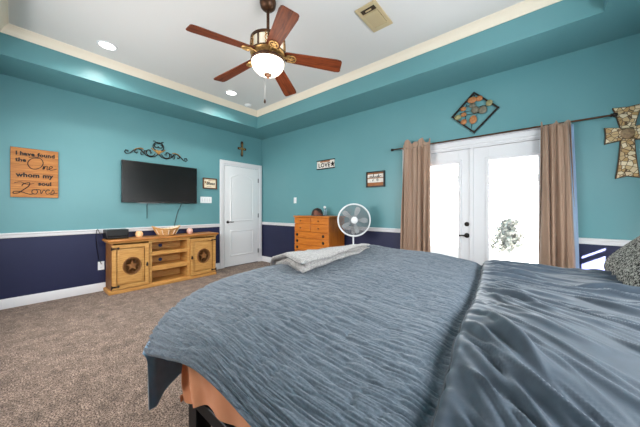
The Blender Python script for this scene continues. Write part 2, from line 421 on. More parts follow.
lo = [(-.27, .22), (.27, .22), (.27, .725), (-.27, .725)]
mould = [(-.012, -.012), (-.004, -.020), (.008, -.020), (.02, -.0135), (.034, -.0135), (.05, -.0185), (.07, -.0185)]
for pl in (up, lo): slab.ring(pl, mould)
for pl, inset in ((up, .07), (lo, .07)):
    pass
slab.build('door_leaf', M['doorw'], d1, angle=20)
pan = MB()
pan.prism([(p[0]*.745, 1.365+(p[1]-1.365)*.85) for p in up], -.0184, -.01)
pan.prism([(p[0]*.745, .4725+(p[1]-.4725)*.73) for p in lo], -.0184, -.01)
pan.build('raised_panel', M['doorw'], d1)
h = MB().lathe([(0, 0), (.028, 0), (.028, .006), (.012, .012), (.012, .045), (0, .045)], 20, at(-.335, -.012, .91) @ Matrix.Rotation(PI/2, 4, 'X'))
h.tube(spline([(-.335, -.05, .91), (-.30, -.056, .912), (-.26, -.054, .906), (-.225, -.05, .91)]), [.009]*7+[.008]*6+[.007]*6, 8)
h.build('door_handle', M['iron'], d1)
for z in (.25, 1.03, 1.8):
    MB().box(.392, .412, -.026, -.010, z-.045, z+.045).build('hinge', M['steel'], d1)

# ------------------------------------------------------------------ french doors and the outside
cs = thing('trim_6', 'white casing around the french doors', 'door casing', (0, WB, 0), 0, kind='structure')
casing(MB(), DX0, DX1, DZ, .085, .026).build('casing', M['white'], cs, angle=25)
b = MB(); b.box(DX0, DX0+.02, 0, .12, 0, DZ); b.box(DX1-.02, DX1, 0, .12, 0, DZ); b.box(DX0+.02, DX1-.02, 0, .12, DZ-.015, DZ); b.box(DX0+.02, DX1-.02, 0, .14, 0, .02)
b.build('jamb', M['white'], cs, bevel=.002)
b = MB().box(DX0-.095, DX1+.095, -.042, 0, DZ+.083, DZ+.105); b.build('head_cap', M['white'], cs, bevel=.006)
def french(name, label, x0, x1, sl, sr, gz0=.24, gz1=1.755, strike=False):
    d = thing(name, label, 'french door', (x0, WB+.02, 0), 0, kind='structure'); w = x1-x0; T = .042
    f = MB(); f.box(0, sl, 0, T, .025, DZ-.018); f.box(w-sr, w, 0, T, .025, DZ-.018); f.box(sl, w-sr, 0, T, .025, gz0); f.box(sl, w-sr, 0, T, gz1, DZ-.018)
    f.build('door_frame', M['white'], d, bevel=.003)
    g = [(sl, gz0), (w-sr, gz0), (w-sr, gz1), (sl, gz1)]
    r = MB().ring(g, [(-.032, 0), (-.028, -.012), (-.008, -.014), (.006, -.004), (.006, .02)])
    r.build('glazing_bead', M['white'], d, angle=20)
    MB().box(sl-.005, w-sr+.005, .018, .024, gz0-.005, gz1+.005).build('glass_pane', M['glass'], d, smooth=False)
    return d, w
fl, w = french('door_2', 'left french door leaf with black deadbolt and lever', DX0+.022, -.622, .14, .135)
k = MB(); k.lathe([(0, 0), (.027, 0), (.027, .008), (.02, .016), (0, .016)], 20, at(w-.045, 0, .98) @ Matrix.Rotation(PI/2, 4, 'X')); k.box(w-.049, w-.041, -.03, -.012, .965, .995)
k.build('deadbolt', M['iron'], fl, bevel=.001)
k = MB(); k.lathe([(0, 0), (.03, 0), (.03, .008), (.012, .016), (.012, .05), (0, .05)], 20, at(w-.045, 0, .84) @ Matrix.Rotation(PI/2, 4, 'X'))
k.tube(spline([(w-.045, -.05, .84), (w-.09, -.055, .843), (w-.13, -.052, .835), (w-.155, -.05, .836)]), .008, 8)
k.build('door_handle', M['iron'], fl)
MB().box(w-.15, w-.138, -.016, -.012, 1.51, 1.60).build('latch_plate', M['plastic'], fl, bevel=.001)
fr, w = french('door_3', 'right french door leaf partly behind the curtain', -.608, DX1-.022, .17, .13)
MB().box(-.03, .012, -.014, 0, .025, DZ-.018).build('astragal', M['white'], fr, bevel=.003)

def win(name, label, side, h):
    a0, a1, z0, z1 = h
    if side == 'right': t = thing(name, label, 'window', (RX, a0, z0), PI/2, kind='structure')
    else: t = thing(name, label, 'window', (a1, FY, z0), PI, kind='structure')
    w = a1-a0; H = z1-z0; sgn = -1 if side == 'right' else 1
    # local x along the wall; y from the room face outwards is negative*sgn for the right wall
    y = (lambda v: -v) if side == 'right' else (lambda v: v)
    fr_ = MB()
    def bx(b, x0, x1, y0, y1, z0, z1): ya, yb = sorted((y(y0), y(y1))); b.box(x0, x1, ya, yb, z0, z1)
    for q in ((0, .02, 0, H), (w-.02, w, 0, H), (.02, w-.02, 0, .04), (.02, w-.02, H-.04, H)): bx(fr_, q[0], q[1], .05, .1, q[2], q[3])
    fr_.build('window_frame', M['white'], t, bevel=.003)
    c = MB()
    for q in ((-.07, 0, -.07, H+.07), (w, w+.07, -.07, H+.07), (0, w, -.07, 0), (0, w, H, H+.07)): bx(c, q[0], q[1], -.02, -.001, q[2], q[3])
    c.build('window_casing', M['white'], t, bevel=.003)
    g = MB(); bx(g, .015, w-.015, .072, .078, .035, H-.035); g.build('glass_pane', M['glass'], t, smooth=False)
    return t, bx, w, H
# the right wall's outward direction is +x; with rz = 90 deg local -y = +x
w1, bx, w, H = win('window_1', 'bedside window with a half lowered blind', 'right', WR)
b = MB(); bx(b, .002, w-.002, .02, .035, 1.135-WR[2], H-.002); bx(b, .002, w-.002, .02, .035, 1.06-WR[2], 1.105-WR[2])
b.build('blind', M['blind'], w1, smooth=False)
win('fill_window_head', 'added window above the headboard, to let fill light in', 'right', WR2)  # unseen window added to hold the headboard fill lamp
win('fill_window_front', 'added wide window behind the viewpoint, to let fill light in', 'front', WF)  # unseen window added to hold the front fill lamp

struct(MB().box(-9, 9, WB+.12, 16, -.2, -.03).build('ground_patio', M['patio'], smooth=False), 'pale sunlit concrete outside the french doors', 'patio')
struct(MB().box(-7, .9, -4.2, FY-.12, 2.45, 2.6).build('sun_block_front', M['white'], smooth=False), 'porch roof added outside the front window to keep sun out', 'porch roof')  # unseen roof added to block sun from the front window
struct(MB().box(RX+.12, 3.1, -4, 3.7, 2.45, 2.6).build('sun_block_right', M['white'], smooth=False), 'eave added above the headboard window to keep sun out', 'sunshield')  # unseen slab added to block sun from the headboard window
hs = thing('neighbour_house', 'pale house with a low roof far beyond the french doors', 'house', (-.8, 13.2, 0))
MB().box(-3.2, 6.2, 0, 2, -.03, 2.55).build('wall', M['siding'], hs, smooth=False)
b = MB(); b.add([(-3.6, -.5, 2.5), (6.6, -.5, 2.5), (6.6, 1.2, 3.3), (-3.6, 1.2, 3.3), (-3.6, -.5, 2.62), (6.6, -.5, 2.62), (6.6, 1.2, 3.42), (-3.6, 1.2, 3.42)],
                 [(3, 2, 1, 0), (4, 5, 6, 7), (0, 1, 5, 4), (1, 2, 6, 5), (2, 3, 7, 6), (3, 0, 4, 7)]); b.build('roof', M['shingle'], hs, smooth=False)
fe = thing('board_fence', 'pale board fence beyond the glass doors', 'fence', (-1.0, 10.2, -.03))
b = MB()
for i in range(56): b.box(-3.6+i*.15, -3.6+i*.15+.142, 0, .022, 0, 1.75)
b.build('board_panel', M['fencew'], fe, smooth=False)
b = MB(); b.box(-3.6, 4.8, .022, .06, .4, .48); b.box(-3.6, 4.8, .022, .06, 1.35, 1.43); b.build('fence_rail', M['fencew'], fe, smooth=False)

def shrub(name, label, x, y, hgt, rad, n, seed):
    t = thing(name, label, 'shrub', (x, y, -.03)); rnd = random.Random(seed)
    st = MB(); lf = MB()
    for k in range(n):
        a = rnd.uniform(0, 2*PI); zz = hgt*rnd.uniform(.3, 1); rr = rad*(1.12-zz/hgt)*rnd.uniform(.3, 1)+.02
        tip = Vector((rr*math.cos(a), rr*math.sin(a), zz))
        st.tube([(0, 0, zz*.3), tip*.6+Vector((0, 0, zz*.14)), tip], [.012, .007, .003], 5)
        for q in range(10):
            c = tip+Vector((rnd.gauss(0, .05), rnd.gauss(0, .05), rnd.gauss(0, .05))); d = Vector((rnd.gauss(0, 1), rnd.gauss(0, 1), rnd.gauss(0, 1))).normalized()*.05
            e = d.cross(Vector((rnd.gauss(0, 1), rnd.gauss(0, 1), 1))).normalized()*.026
            lf.add([c-d, c+e, c+d, c-e], [(0, 1, 2, 3)])
    st.tube([(0, 0, 0), (0, 0, hgt*.75)], [.03, .01], 6)
    st.build('stem', M['twig'], t); lf.build('foliage', M['twig'], t, smooth=False)
shrub('garden_shrub', 'pale grey shrub seen through the right french door', -.49, 7.0, .95, .42, 130, 3)

# ------------------------------------------------------------------ ceiling fittings
def canlight(x, y, label):
    t = thing('recessed_light', label, 'ceiling light', (x, y, HC), group='recessed lights in the tray ceiling')
    MB().lathe([(.072, -.001), (.078, -.009), (.092, -.007), (.098, 0)], 36).build('trim_ring', M['white'], t)
    MB().lathe([(0, -.006), (.05, -.006), (.0725, -.003)], 36).build('lens', M['led'], t)
    l = lamp('recessed_lamp', 'SPOT', 95, (0, 0, -.02), color=(1, .96, .9), spot_size=math.radians(150), spot_blend=1.0, shadow_soft_size=.07); l.parent = t
canlight(-3.78, .68, 'lit recessed light nearest the left edge of the photo')
canlight(-3.78, 2.25, 'lit recessed light behind the fan blade by the corner')

t = thing('smoke_detector', 'small white smoke detector on the ceiling near the tray corner', 'smoke detector', (-3.99, 2.71, HC))
MB().lathe([(0, -.028), (.03, -.028), (.05, -.022), (.062, -.01), (.062, 0)], 28).build('housing', M['plastic'], t)
MB().lathe([(0, -.031), (.02, -.031), (.022, -.028)], 20).build('test_button', M['white'], t)

t = thing('air_vent', 'almond metal air vent on the ceiling right of the fan', 'air vent', (-1.218, 2.266, HC))
b = MB(); X, Y = .108, .19
b.box(-X, -X+.035, -Y, Y, -.012, 0); b.box(X-.035, X, -Y, Y, -.012, 0); b.box(-X+.035, X-.035, -Y, -Y+.04, -.012, 0); b.box(-X+.035, X-.035, Y-.06, Y, -.012, 0)
b.build('vent_frame', M['almond'], t, bevel=.004)
MB().box(-X+.03, X-.03, -Y+.03, Y-.05, -.003, -.0005).build('backing', M['dark'], t, smooth=False)  # dark sheet, its colour stands in for shade in the duct opening
for i in range(9):
    x = -.062+i*.0155
    MB().add([(x-.006, -.075, -.013), (x+.004, -.075, -.004), (x+.004, Y-.062, -.004), (x-.006, Y-.062, -.013),
              (x-.004, -.075, -.014), (x+.006, -.075, -.005), (x+.006, Y-.062, -.005), (x-.004, Y-.062, -.014)],
             [(0, 1, 2, 3), (7, 6, 5, 4), (0, 3, 7, 4), (1, 5, 6, 2), (0, 4, 5, 1), (3, 2, 6, 7)]).build('louver', M['almond'], t, smooth=False)
MB().box(-X+.036, X-.036, -.088, -.076, -.016, -.001).build('damper_bar', M['almond'], t)
MB().box(-.03, .03, -.122, -.114, -.015, -.002).build('damper_lever', M['almond'], t, bevel=.002)

# ceiling fan
fan = thing('ceiling_fan', 'ceiling fan with five cherry blades, bronze star housing and lit white bowl', 'ceiling fan', (-1.87, 1.48, HC))
MB().lathe([(.072, 0), (.074, -.012), (.066, -.05), (.045, -.072), (.02, -.08)], 36).build('canopy', M['bronze'], fan)
MB().cyl((0, 0, -.07), (0, 0, -.335), .0135).build('downrod', M['bronze'], fan)
hz = -3.05
z_ = lambda z: z-HC
m_ = MB(); m_.lathe([(.02, z_(2.735)), (.05, z_(2.725)), (.06, z_(2.631)), (.146, z_(2.705)), (.156, z_(2.70)), (.156, z_(2.682)), (.146, z_(2.68))], 48)
m_.lathe([(.146, z_(2.582)), (.157, z_(2.58)), (.157, z_(2.566)), (.146, z_(2.556)), (.115, z_(2.546)), (.11, z_(2.535)), (.09, z_(2.53)), (.09, z_(2.51))], 48)
for i in range(10):
    a = 2*PI*i/10; c, s = math.cos(a), math.sin(a)
    m_.cyl((.15*c, .15*s, z_(2.575)), (.15*c, .15*s, z_(2.69)), .008, n=8)
mh = m_.build('motor_housing', M['bronze'], fan)
MB().lathe([(.143, z_(2.685)), (.143, z_(2.578))], 48).build('lit_drum', M['drum'], mh)
for i in range(5):
    a = 2*PI*(i*2+.5)/10 + .35
    rot = Matrix.Rotation(a+PI/2, 4, 'Z')
    sm = MB().prism(star(.026), -.156, -.148, mtx=rot @ at(0, 0, z_(2.631)))
    ringpts = [rot @ Vector((.036*math.cos(q*PI/12), -.152, z_(2.631)+.036*math.sin(q*PI/12))) for q in range(24)]
    sm.tube(ringpts, .005, 6, True)
    for sx in (-1, 1):
        for sz in (-1, 1):
            sm.tube([rot @ Vector((sx*p, -.151, z_(2.631)+sz*q)) for p, q in []] if False else
                    [rot @ Vector((sx*p, -.151, z_(2.631)+sz*q)) for p, q in ((.026, .026), (.034, .034), (.034, .044), (.022, .046))], .004, 6)
    sm.build('star_ornament', M['gold'], mh)
MB().lathe([(.112, z_(2.545)), (.14, z_(2.549)), (.155, z_(2.56)), (.158, z_(2.568))], 48).build('gold_band', M['gold'], fan)
rim = MB().lathe([(.09, z_(2.53)), (.135, z_(2.522)), (.152, z_(2.515)), (.155, z_(2.503)), (.148, z_(2.493))], 48).build('bowl_rim', M['bronze'], fan)
MB().lathe([(.148, z_(2.505))] + [(.147*math.cos(t*PI/24)**.8, z_(2.50)-.115*math.sin(t*PI/24)) for t in range(1, 12)] + [(0, z_(2.385))], 48).build('light_bowl', M['bowl'], fan)
MB().lathe([(.03, z_(2.405)), (.038, z_(2.389)), (.032, z_(2.378)), (.014, z_(2.368)), (.012, z_(2.358)), (0, z_(2.352))], 24).build('finial', M['bronze'], fan)
pc = MB().tube([(-.02, -.02, z_(2.40)), (-.02, -.02, z_(2.16))], .0018, 6).build('pull_chain', M['steel'], fan)
MB().lathe([(0, z_(2.165)), (.006, z_(2.16)), (.009, z_(2.14)), (.006, z_(2.128)), (0, z_(2.125))], 14, at(-.02, -.02, 0)).build('chain_pull', M['bronze'], pc)
l_ = lamp('fan_lamp', 'POINT', 6, (0, 0, z_(2.27)), color=(1, .93, .84), shadow_soft_size=.11); l_.parent = fan
def make_blade():
    out = []
    for t in range(9): out.append((.165+.46*t/8, -(.055+.018*t/8)))
    out += [(.66, -.068), (.672, -.055), (.672, .055), (.66, .068)]
    for t in range(8, -1, -1): out.append((.165+.46*t/8, (.055+.018*t/8)))
    out += [(.15, .04), (.15, -.04)]
    b = MB(); pitch = Matrix.Rotation(math.radians(-13), 4, 'X'); n = len(out)
    dz = lambda x: -.055*(x-.15)/.5
    vs = [pitch @ Vector((x, y, .004)) + Vector((0, 0, dz(x))) for x, y in out] + [pitch @ Vector((x, y, -.004)) + Vector((0, 0, dz(x))) for x, y in out]
    b.add(vs, [tuple(range(n)), tuple(range(2*n-1, n-1, -1))] + [(i, i+n, (i+1) % n+n, (i+1) % n) for i in range(n)])
    o = b.build('blade', M['blade'], fan); bm_fix(o)
    ir = MB(); ir.tube(spline([(.10, 0, -.012), (.13, 0, -.006), (.165, 0, -.008), (.21, 0, -.016)]), [.016]*6+[.014]*6+[.012]*7, 8)
    ir.tube([(.215+.036*math.cos(q*PI/12), .036*math.sin(q*PI/12), -.019-.008*math.sin(q*PI/12)) for q in range(24)], .006, 6, True)
    ir.tube([(.17, .03, -.02), (.20, .034, -.022)], .008, 6); ir.tube([(.17, -.03, -.008), (.20, -.034, -.01)], .008, 6)
    io = ir.build('blade_iron', M['gold'], o)
    md = MB().prism(circle(.033, 20), -.001, .001, mtx=at(.215, 0, -.016) @ Matrix.Rotation(math.radians(-13), 4, 'X') @ Matrix.Rotation(PI/2, 4, 'X'))
    md.build('medallion', M['iron'], io)
    MB().prism(star(.03), -.006, 0, mtx=at(.215, 0, -.0175) @ Matrix.Rotation(math.radians(-13), 4, 'X') @ Matrix.Rotation(PI/2, 4, 'X')).build('star', M['gold'], io)
    return o
b0 = make_blade()
for i in range(5):
    o = b0 if i == 0 else copy_tree(b0, fan)
    o.location = (0, 0, z_(2.558)); o.rotation_euler = (0, 0, math.radians(46.5+72*i))

# ------------------------------------------------------------------ on the left wall
sg = on_left('wooden_sign', 'square orange pine sign with black verse lettering left of the television', 'sign', .156, 1.609)
for i in range(6):
    MB().box(-.198, .198, -.024, -.004, -.297+i*.099, -.297+(i+1)*.099-.002).build('plank', M['signwood'], sg, bevel=.002)
MB().box(-.199, .199, -.0215, -.001, -.298, .298).build('backing_board', M['signdark'], sg, smooth=False)
fy = -.0245
for body, size, x, z, off in (('I', .062, -.152, .228, .003), ('have', .062, -.066, .228, .003), ('found', .062, .092, .228, .003), ('the', .062, -.118, .15, .003), ('whom', .072, -.060, -.03, .0035), ('my', .072, .105, -.03, .0035), ('soul', .066, .080, -.128, .003)):
    text_mesh('lettering', body, size, at(x, fy, z), M['ink'], sg, offset=off, spacing=1.05)
def stroke(parent, pts, r, y=fy): return MB().tube([(q.x, y, q.y) for q in spline([(a, c, 0) for a, c in pts], 5)], r, 5).build('script_lettering', M['ink'], parent)
ox, oz = -.005, .105
stroke(sg, [(ox+.035, oz+.085), (ox-.02, oz+.075), (ox-.055, oz+.03), (ox-.05, oz-.025), (ox-.01, oz-.055), (ox+.045, oz-.03), (ox+.07, oz+.025), (ox+.055, oz+.075), (ox+.01, oz+.095), (ox-.05, oz+.085)], .0045)
stroke(sg, [(ox+.065, oz-.05), (ox+.078, oz-.005), (ox+.075, oz-.05), (ox+.09, oz-.01), (ox+.105, oz-.008), (ox+.103, oz-.05), (ox+.118, oz-.045),
            (ox+.15, oz-.015), (ox+.14, oz-.002), (ox+.122, oz-.02), (ox+.128, oz-.05), (ox+.155, oz-.048), (ox+.19, oz-.03)], .004)
lx, lz = -.1, -.22
stroke(sg, [(lx-.01, lz+.055), (lx+.005, lz+.085), (lx+.05, lz+.10), (lx+.045, lz+.06), (lx+.0, lz+.01), (lx-.04, lz-.03), (lx-.075, lz-.035), (lx-.07, lz-.012), (lx-.02, lz-.012), (lx+.05, lz-.04), (lx+.09, lz-.03)], .0045)
stroke(sg, [(lx+.11, lz+.02), (lx+.075, lz+.01), (lx+.075, lz-.03), (lx+.105, lz-.035), (lx+.118, lz), (lx+.105, lz+.02), (lx+.14, lz+.015), (lx+.148, lz-.03), (lx+.17, lz+.02),
            (lx+.185, lz+.005), (lx+.22, lz+.015), (lx+.205, lz+.025), (lx+.187, lz-.005), (lx+.2, lz-.035), (lx+.235, lz-.01), (lx+.25, lz+.025), (lx+.262, lz-.005), (lx+.25, lz-.035), (lx+.225, lz-.03), (lx+.29, lz-.02)], .004)
stroke(sg, [(-.17, -.13), (-.12, -.115), (-.07, -.14), (-.01, -.125)], .003)

tv = on_left('television', 'large black flat screen television mounted on the teal wall', 'television', 1.558, 1.585)
MB().box(-.55, .55, -.078, -.035, -.318, .318).build('cabinet', M['black'], tv, bevel=.006)
MB().box(-.535, .535, -.0795, -.0775, -.295, .306).build('screen', M['screen'], tv, smooth=False)
MB().box(-.36, -.06, -.083, -.07, -.326, -.316).build('lower_strip', M['steel'], tv, bevel=.002)
MB().box(-.015, .015, -.081, -.078, -.312, -.306).build('emblem', M['steel'], tv)
MB().box(-.2, .2, -.036, -.001, -.15, .15).build('wall_mount', M['black'], tv)

def cord(name, label, pts, r=.004, m='black'):
    b = MB().tube(spline(pts, 5), r, 6); return props(b.build(name, M[m]), label, 'cord')
cord('power_cord', 'short black cord hanging straight below the television', [(WA+.03, 1.349, 1.27), (WA+.012, 1.349, 1.2), (WA+.012, 1.349, 1.02)])
cord('signal_cord', 'slanting black cord from the television down behind the basket', [(WA+.03, 1.87, 1.27), (WA+.012, 1.86, 1.24), (WA+.012, 1.80, 1.10), (WA+.012, 1.775, .98), (WA+.03, 1.75, .90), (WA+.05, 1.745, .84), (WA+.05, 1.745, .755)])
cord('modem_cord', 'black cord looping down beside the left end of the console', [(WA+.12, .80, .765), (WA+.06, .765, .82), (WA+.032, .745, .88), (WA+.028, .73, .84), (WA+.026, .735, .65), (WA+.026, .755, .48), (WA+.02, .786, .385)])

wt = on_left('outlet_plate', 'white outlet plate low on the navy wall beside the console', 'outlet', .786, .36)
MB().box(-.036, .036, -.006, 0, -.06, .06).build('plate', M['plastic'], wt, bevel=.002)
for z in (-.026, .026): MB().prism(circle(.014, 16, (0, z)), -.009, -.004).build('socket', M['white'], wt)

# scroll wall art
ar = on_left('scroll_wall_art', 'dark iron scrollwork wall art above the television', 'wall art', 1.51, 2.04)
iron = MB(); gold = MB()
def spiral(cx, cz, r0, r1, a0, turns, n=22): return [(cx+(r0+(r1-r0)*t/n)*math.cos(a0+turns*2*PI*t/n), cz+(r0+(r1-r0)*t/n)*math.sin(a0+turns*2*PI*t/n)) for t in range(n+1)]
def st2(b, pts, r): b.tube([(p[0], -.014, p[1]) for p in pts], r, 6)
for s in (-1, 1):
    mir = lambda pts: [(s*x, z) for x, z in pts]
    st2(iron, mir(spiral(.125, .045, .08, .02, PI*1.05, .85)), .0075)
    st2(iron, mir([(.0, .035), (.05, -.02), (.12, -.035), (.18, -.01), (.205, .03), (.19, .06), (.165, .055), (.163, .035)]), .007)
    st2(iron, mir([(.2, .0), (.235, .055), (.285, .07), (.32, .045), (.325, .01), (.3, .0), (.29, .02)]), .0075)
    st2(iron, mir([(.3, .065), (.345, .03), (.385, -.015), (.43, -.03), (.455, -.005), (.44, .025), (.41, .02), (.412, .0)]), .0075)
    st2(iron, mir([(.23, .05), (.25, .01), (.235, -.02), (.215, -.01)]), .006)
    g_ = MB(); st2(g_, mir([(.21, .075), (.25, .085), (.30, .07), (.335, .045)]), .009); g_.build('leaf_accent', M['gold'], ar)
    g_ = MB(); st2(g_, mir([(.01, .055), (.06, .08), (.10, .115)]), .009); g_.build('leaf_accent', M['gold'], ar)
    st2(iron, mir(spiral(.035, .17, .012, .045, PI*.5, -.7)), .0065)
    st2(iron, mir([(.0, .2), (.035, .215), (.055, .235), (.075, .23)]), .007)
    st2(iron, mir([(.09, .03), (.125, .06), (.11, .02)]), .006)
gold.prism([(0, .02), (.05, .07), (.03, .1), (0, .085), (-.03, .1), (-.05, .07)], -.022, -.008)
ib = iron.build('scrollwork', M['iron'], ar); gold.build('centre_leaf', M['gold'], ar)
MB().tube([(.078*math.cos(q*PI/14), -.014, .15+.07*math.sin(q*PI/14)) for q in range(28)], .007, 6, True).build('centre_ring', M['iron'], ar)
MB().box(-.012, .012, -.014, 0, .05, .07).build('hanger', M['iron'], ar)

pf = on_left('framed_sign', 'small parchment sign in a brown frame beside the bedroom door', 'framed sign', 2.378, 1.655)
def frame(b, X, Z, w, d): b.box(-X, -X+w, -d, 0, -Z, Z); b.box(X-w, X, -d, 0, -Z, Z); b.box(-X+w, X-w, -d, 0, Z-w, Z); b.box(-X+w, X-w, -d, 0, -Z, -Z+w); return b
frame(MB(), .135, .102, .02, .026).build('frame', M['signdark'], pf, bevel=.003)
MB().box(-.116, .116, -.012, -.002, -.083, .083).build('panel', M['paper'], pf, smooth=False)
text_mesh('lettering', 'Bless', .08, at(.012, -.0125, .0), M['ink'], pf, offset=.002, shear=.25)
MB().box(-.03, .06, -.0135, -.0122, .055, .06).build('lettering_line', M['pinedk'], pf); MB().box(-.06, .03, -.0135, -.0122, -.062, -.057).build('lettering_line', M['pinedk'], pf)
MB().prism(star(.03, c=(-.085, .02)), -.0145, -.012).build('star', M['pinedk'], pf)

sp = on_left('switch_plate', 'wide white four switch plate under the small framed sign', 'switch', 2.309, 1.342)
MB().box(-.108, .108, -.006, 0, -.058, .058).build('plate', M['plastic'], sp, bevel=.002)
for i in range(4): MB().box(-.082+i*.0455, -.056+i*.0455, -.011, -.005, -.034, .034).build('rocker', M['white'], sp, bevel=.002)
sp = on_back('switch_plate', 'single white switch plate on the teal wall left of the dresser', 'switch', -3.69, 1.345)
MB().box(-.036, .036, -.006, 0, -.058, .058).build('plate', M['plastic'], sp, bevel=.002)
MB().box(-.016, .016, -.011, -.005, -.034, .034).build('rocker', M['white'], sp, bevel=.002)

cr = on_left('wall_cross', 'small brown and gold cross above the bedroom door', 'cross', 3.075, 2.44)
def cross_arm(L, w0, w1): return [(-w0, 0), (w0, 0), (w1, L*.8), (w1*.6, L), (-w1*.6, L), (-w1, L*.8)]
cb = MB()
for L, a in ((.155, 0), (.165, PI), (.1, PI/2), (.1, -PI/2)): cb.prism(cross_arm(L, .016, .027), -.016, -.002, mtx=Matrix.Rotation(a, 4, 'Y'))
cb.build('cross_body', M['bronze'], cr, bevel=.002)
cg = MB()
for L, a in ((.11, 0), (.13, PI), (.07, PI/2), (.07, -PI/2)): cg.prism(cross_arm(L, .01, .015), -.022, -.015, mtx=Matrix.Rotation(a, 4, 'Y'))
cg.prism(circle(.03, 16), -.03, -.014); cg.build('gold_inlay', M['gold'], cr)

# ------------------------------------------------------------------ media console
mc = thing('media_console', 'rustic honey pine media console with star doors under the television', 'media console', (WA+.022, 1.575, 0), PI/2)
D = .32
MB().box(-.785, .785, -D-.042, 0, .715, .745).build('top', M['pinetop'], mc, bevel=.008)
MB().box(-.76, .76, -D-.022, 0, .692, .715).build('cornice', M['pineh'], mc, bevel=.008)
MB().box(-.77, .75, -D-.02, 0, 0, .05).build('plinth', M['pineh'], mc, bevel=.008)
for x0, x1 in ((-.742, -.712), (.716, .746)): MB().box(x0, x1, -D, 0, .05, .692).build('side_panel', M['pinedk' if x0 < 0 else 'pine'], mc, bevel=.002)
for x0, x1 in ((-.295, -.256), (.258, .296)): MB().box(x0, x1, -D, -.012, .05, .692).build('divider', M['pine'], mc, bevel=.002)
MB().box(-.712, .716, -.012, 0, .05, .692).build('back_panel', M['pine'], mc, smooth=False)
MB().box(-.256, .258, -D, -.012, .05, .06).build('bottom_shelf', M['pineh'], mc)
for z0, z1 in ((.467, .522), (.235, .305)):
    sh = MB().box(-.256, .258, -D+.004, -D+.03, z0, z1).build('shelf_front', M['pineh'], mc, bevel=.004)
    MB().box(-.256, .258, -D+.03, -.012, z1-.022, z1).build('shelf', M['pineh'], mc, bevel=.001)
MB().box(-.256, .258, -D+.002, -D+.02, .665, .692).build('top_rail', M['pineh'], mc)
for z in (.575, .345): MB().lathe([(0, .001), (.028, .001), (.028, .006), (0, .006)], 20, at(-.045, -.012, z) @ Matrix.Rotation(PI/2, 4, 'X')).build('cable_hole', M['blue'], mc)
def console_door(x0, x1, hinge_left, seed):
    w = x1-x0; zc = .365; Hh = .61; rnd = random.Random(seed)
    f = MB(); z0 = .06; z1 = .67; s = .05
    f.box(0, s, -.022, 0, z0, z1); f.box(w-s, w, -.022, 0, z0, z1); f.box(s, w-s, -.022, 0, z1-.05, z1); f.box(s, w-s, -.022, 0, z0, z0+.05)
    d = f.build('door', M['pine'], mc, loc=(x0, -D, 0), bevel=.003)
    p = [(s, z0+.05), (w-s, z0+.05), (w-s, z1-.05), (s, z1-.05)]
    pb = MB().box(s-.002, w-s+.002, -.012, -.004, z0+.048, z1-.048); pb.ring(p, [(0, -.021), (.001, -.012), (.009, -.012), (.012, -.0125), (.03, -.0185), (.032, -.0185)])
    pb.prism([(s+.03, z0+.08), (w-s-.03, z0+.08), (w-s-.03, z1-.08), (s+.03, z1-.08)], -.0185, -.01)
    pb.build('door_panel', M['pine'], d, angle=20)
    cx = w/2+(.012 if hinge_left else 0); mb = MB()
    mb.tube([(cx+.105*math.cos(q*PI/16), -.02, zc+.118*math.sin(q*PI/16)) for q in range(32)], .009, 6, True)
    mb.tube([(cx+.085*math.cos(q*PI/16), -.019, zc+.097*math.sin(q*PI/16)) for q in range(32)], .004, 6, True)
    mb.prism(star(.082, .032, (cx, zc)), -.026, -.016)
    for i in range(10):
        a = PI/2+PI*i/5+PI/5; mb.tube([(cx+.045*math.cos(a), -.019, zc+.05*math.sin(a)), (cx+.08*math.cos(a), -.019, zc+.09*math.sin(a))], .004, 5)
    mb.build('star_carving', M['pinedk'], d)
    MB().prism(circle(.098, 32, (cx, zc), .11), -.0185, -.0165).build('medallion', M['knotring'] if 'knotring' in M else M['tan'], d)
    for k in range(3):
      kn = MB(); kn.prism(circle(.006+.006*rnd.random(), 10, (rnd.uniform(s+.05, w-s-.05), rnd.choice([z0+.12, z1-.12])+rnd.uniform(-.02, .02)), .014), -.0182, -.0165)
      kn.build('knot', M['knot'], d)
    hx = 0 if hinge_left else w; sg_ = 1 if hinge_left else -1
    for z in (.625, .10):
        hb = MB(); q = [(hx-sg_*.006, -.012), (hx+sg_*.05, -.008), (hx+sg_*.075, -.018), (hx+sg_*.085, 0), (hx+sg_*.075, .018), (hx+sg_*.05, .008), (hx-sg_*.006, .012)]
        if sg_ < 0: q = q[::-1]
        hb.prism([(a, z+c) for a, c in q], -.027, -.0215); hb.cyl((hx-sg_*.004, -.027, z-.024), (hx-sg_*.004, -.027, z+.024), .007, n=10)
        hb.build('hinge', M['iron'], d)
    lx_ = w-.022 if hinge_left else .022
    lb = MB().prism([(lx_-.014, .34), (lx_, .325), (lx_+.014, .34), (lx_+.01, .375), (lx_, .395), (lx_-.01, .375)], -.028, -.0215); lb.blob((lx_, -.034, .352), .009, .009, .009)
    lb.build('latch', M['iron'], d)
console_door(-.735, -.302, True, 2); console_door(.30, .735, False, 4)

bx_ = thing('cable_box', 'black plastic box at the left end of the pine console', 'electronics box', (-4.60, .925, .745), PI/2)
MB().box(-.13, .13, -.09, .09, .006, .135).build('case', M['black'], bx_, bevel=.01)
MB().box(-.11, .11, -.0915, -.0895, .03, .05).build('front_strip', M['screen'], bx_)
for x in (-.1, .1): MB().cyl((x, 0, 0), (x, 0, .008), .012, n=10).build('foot', M['iron'], bx_)

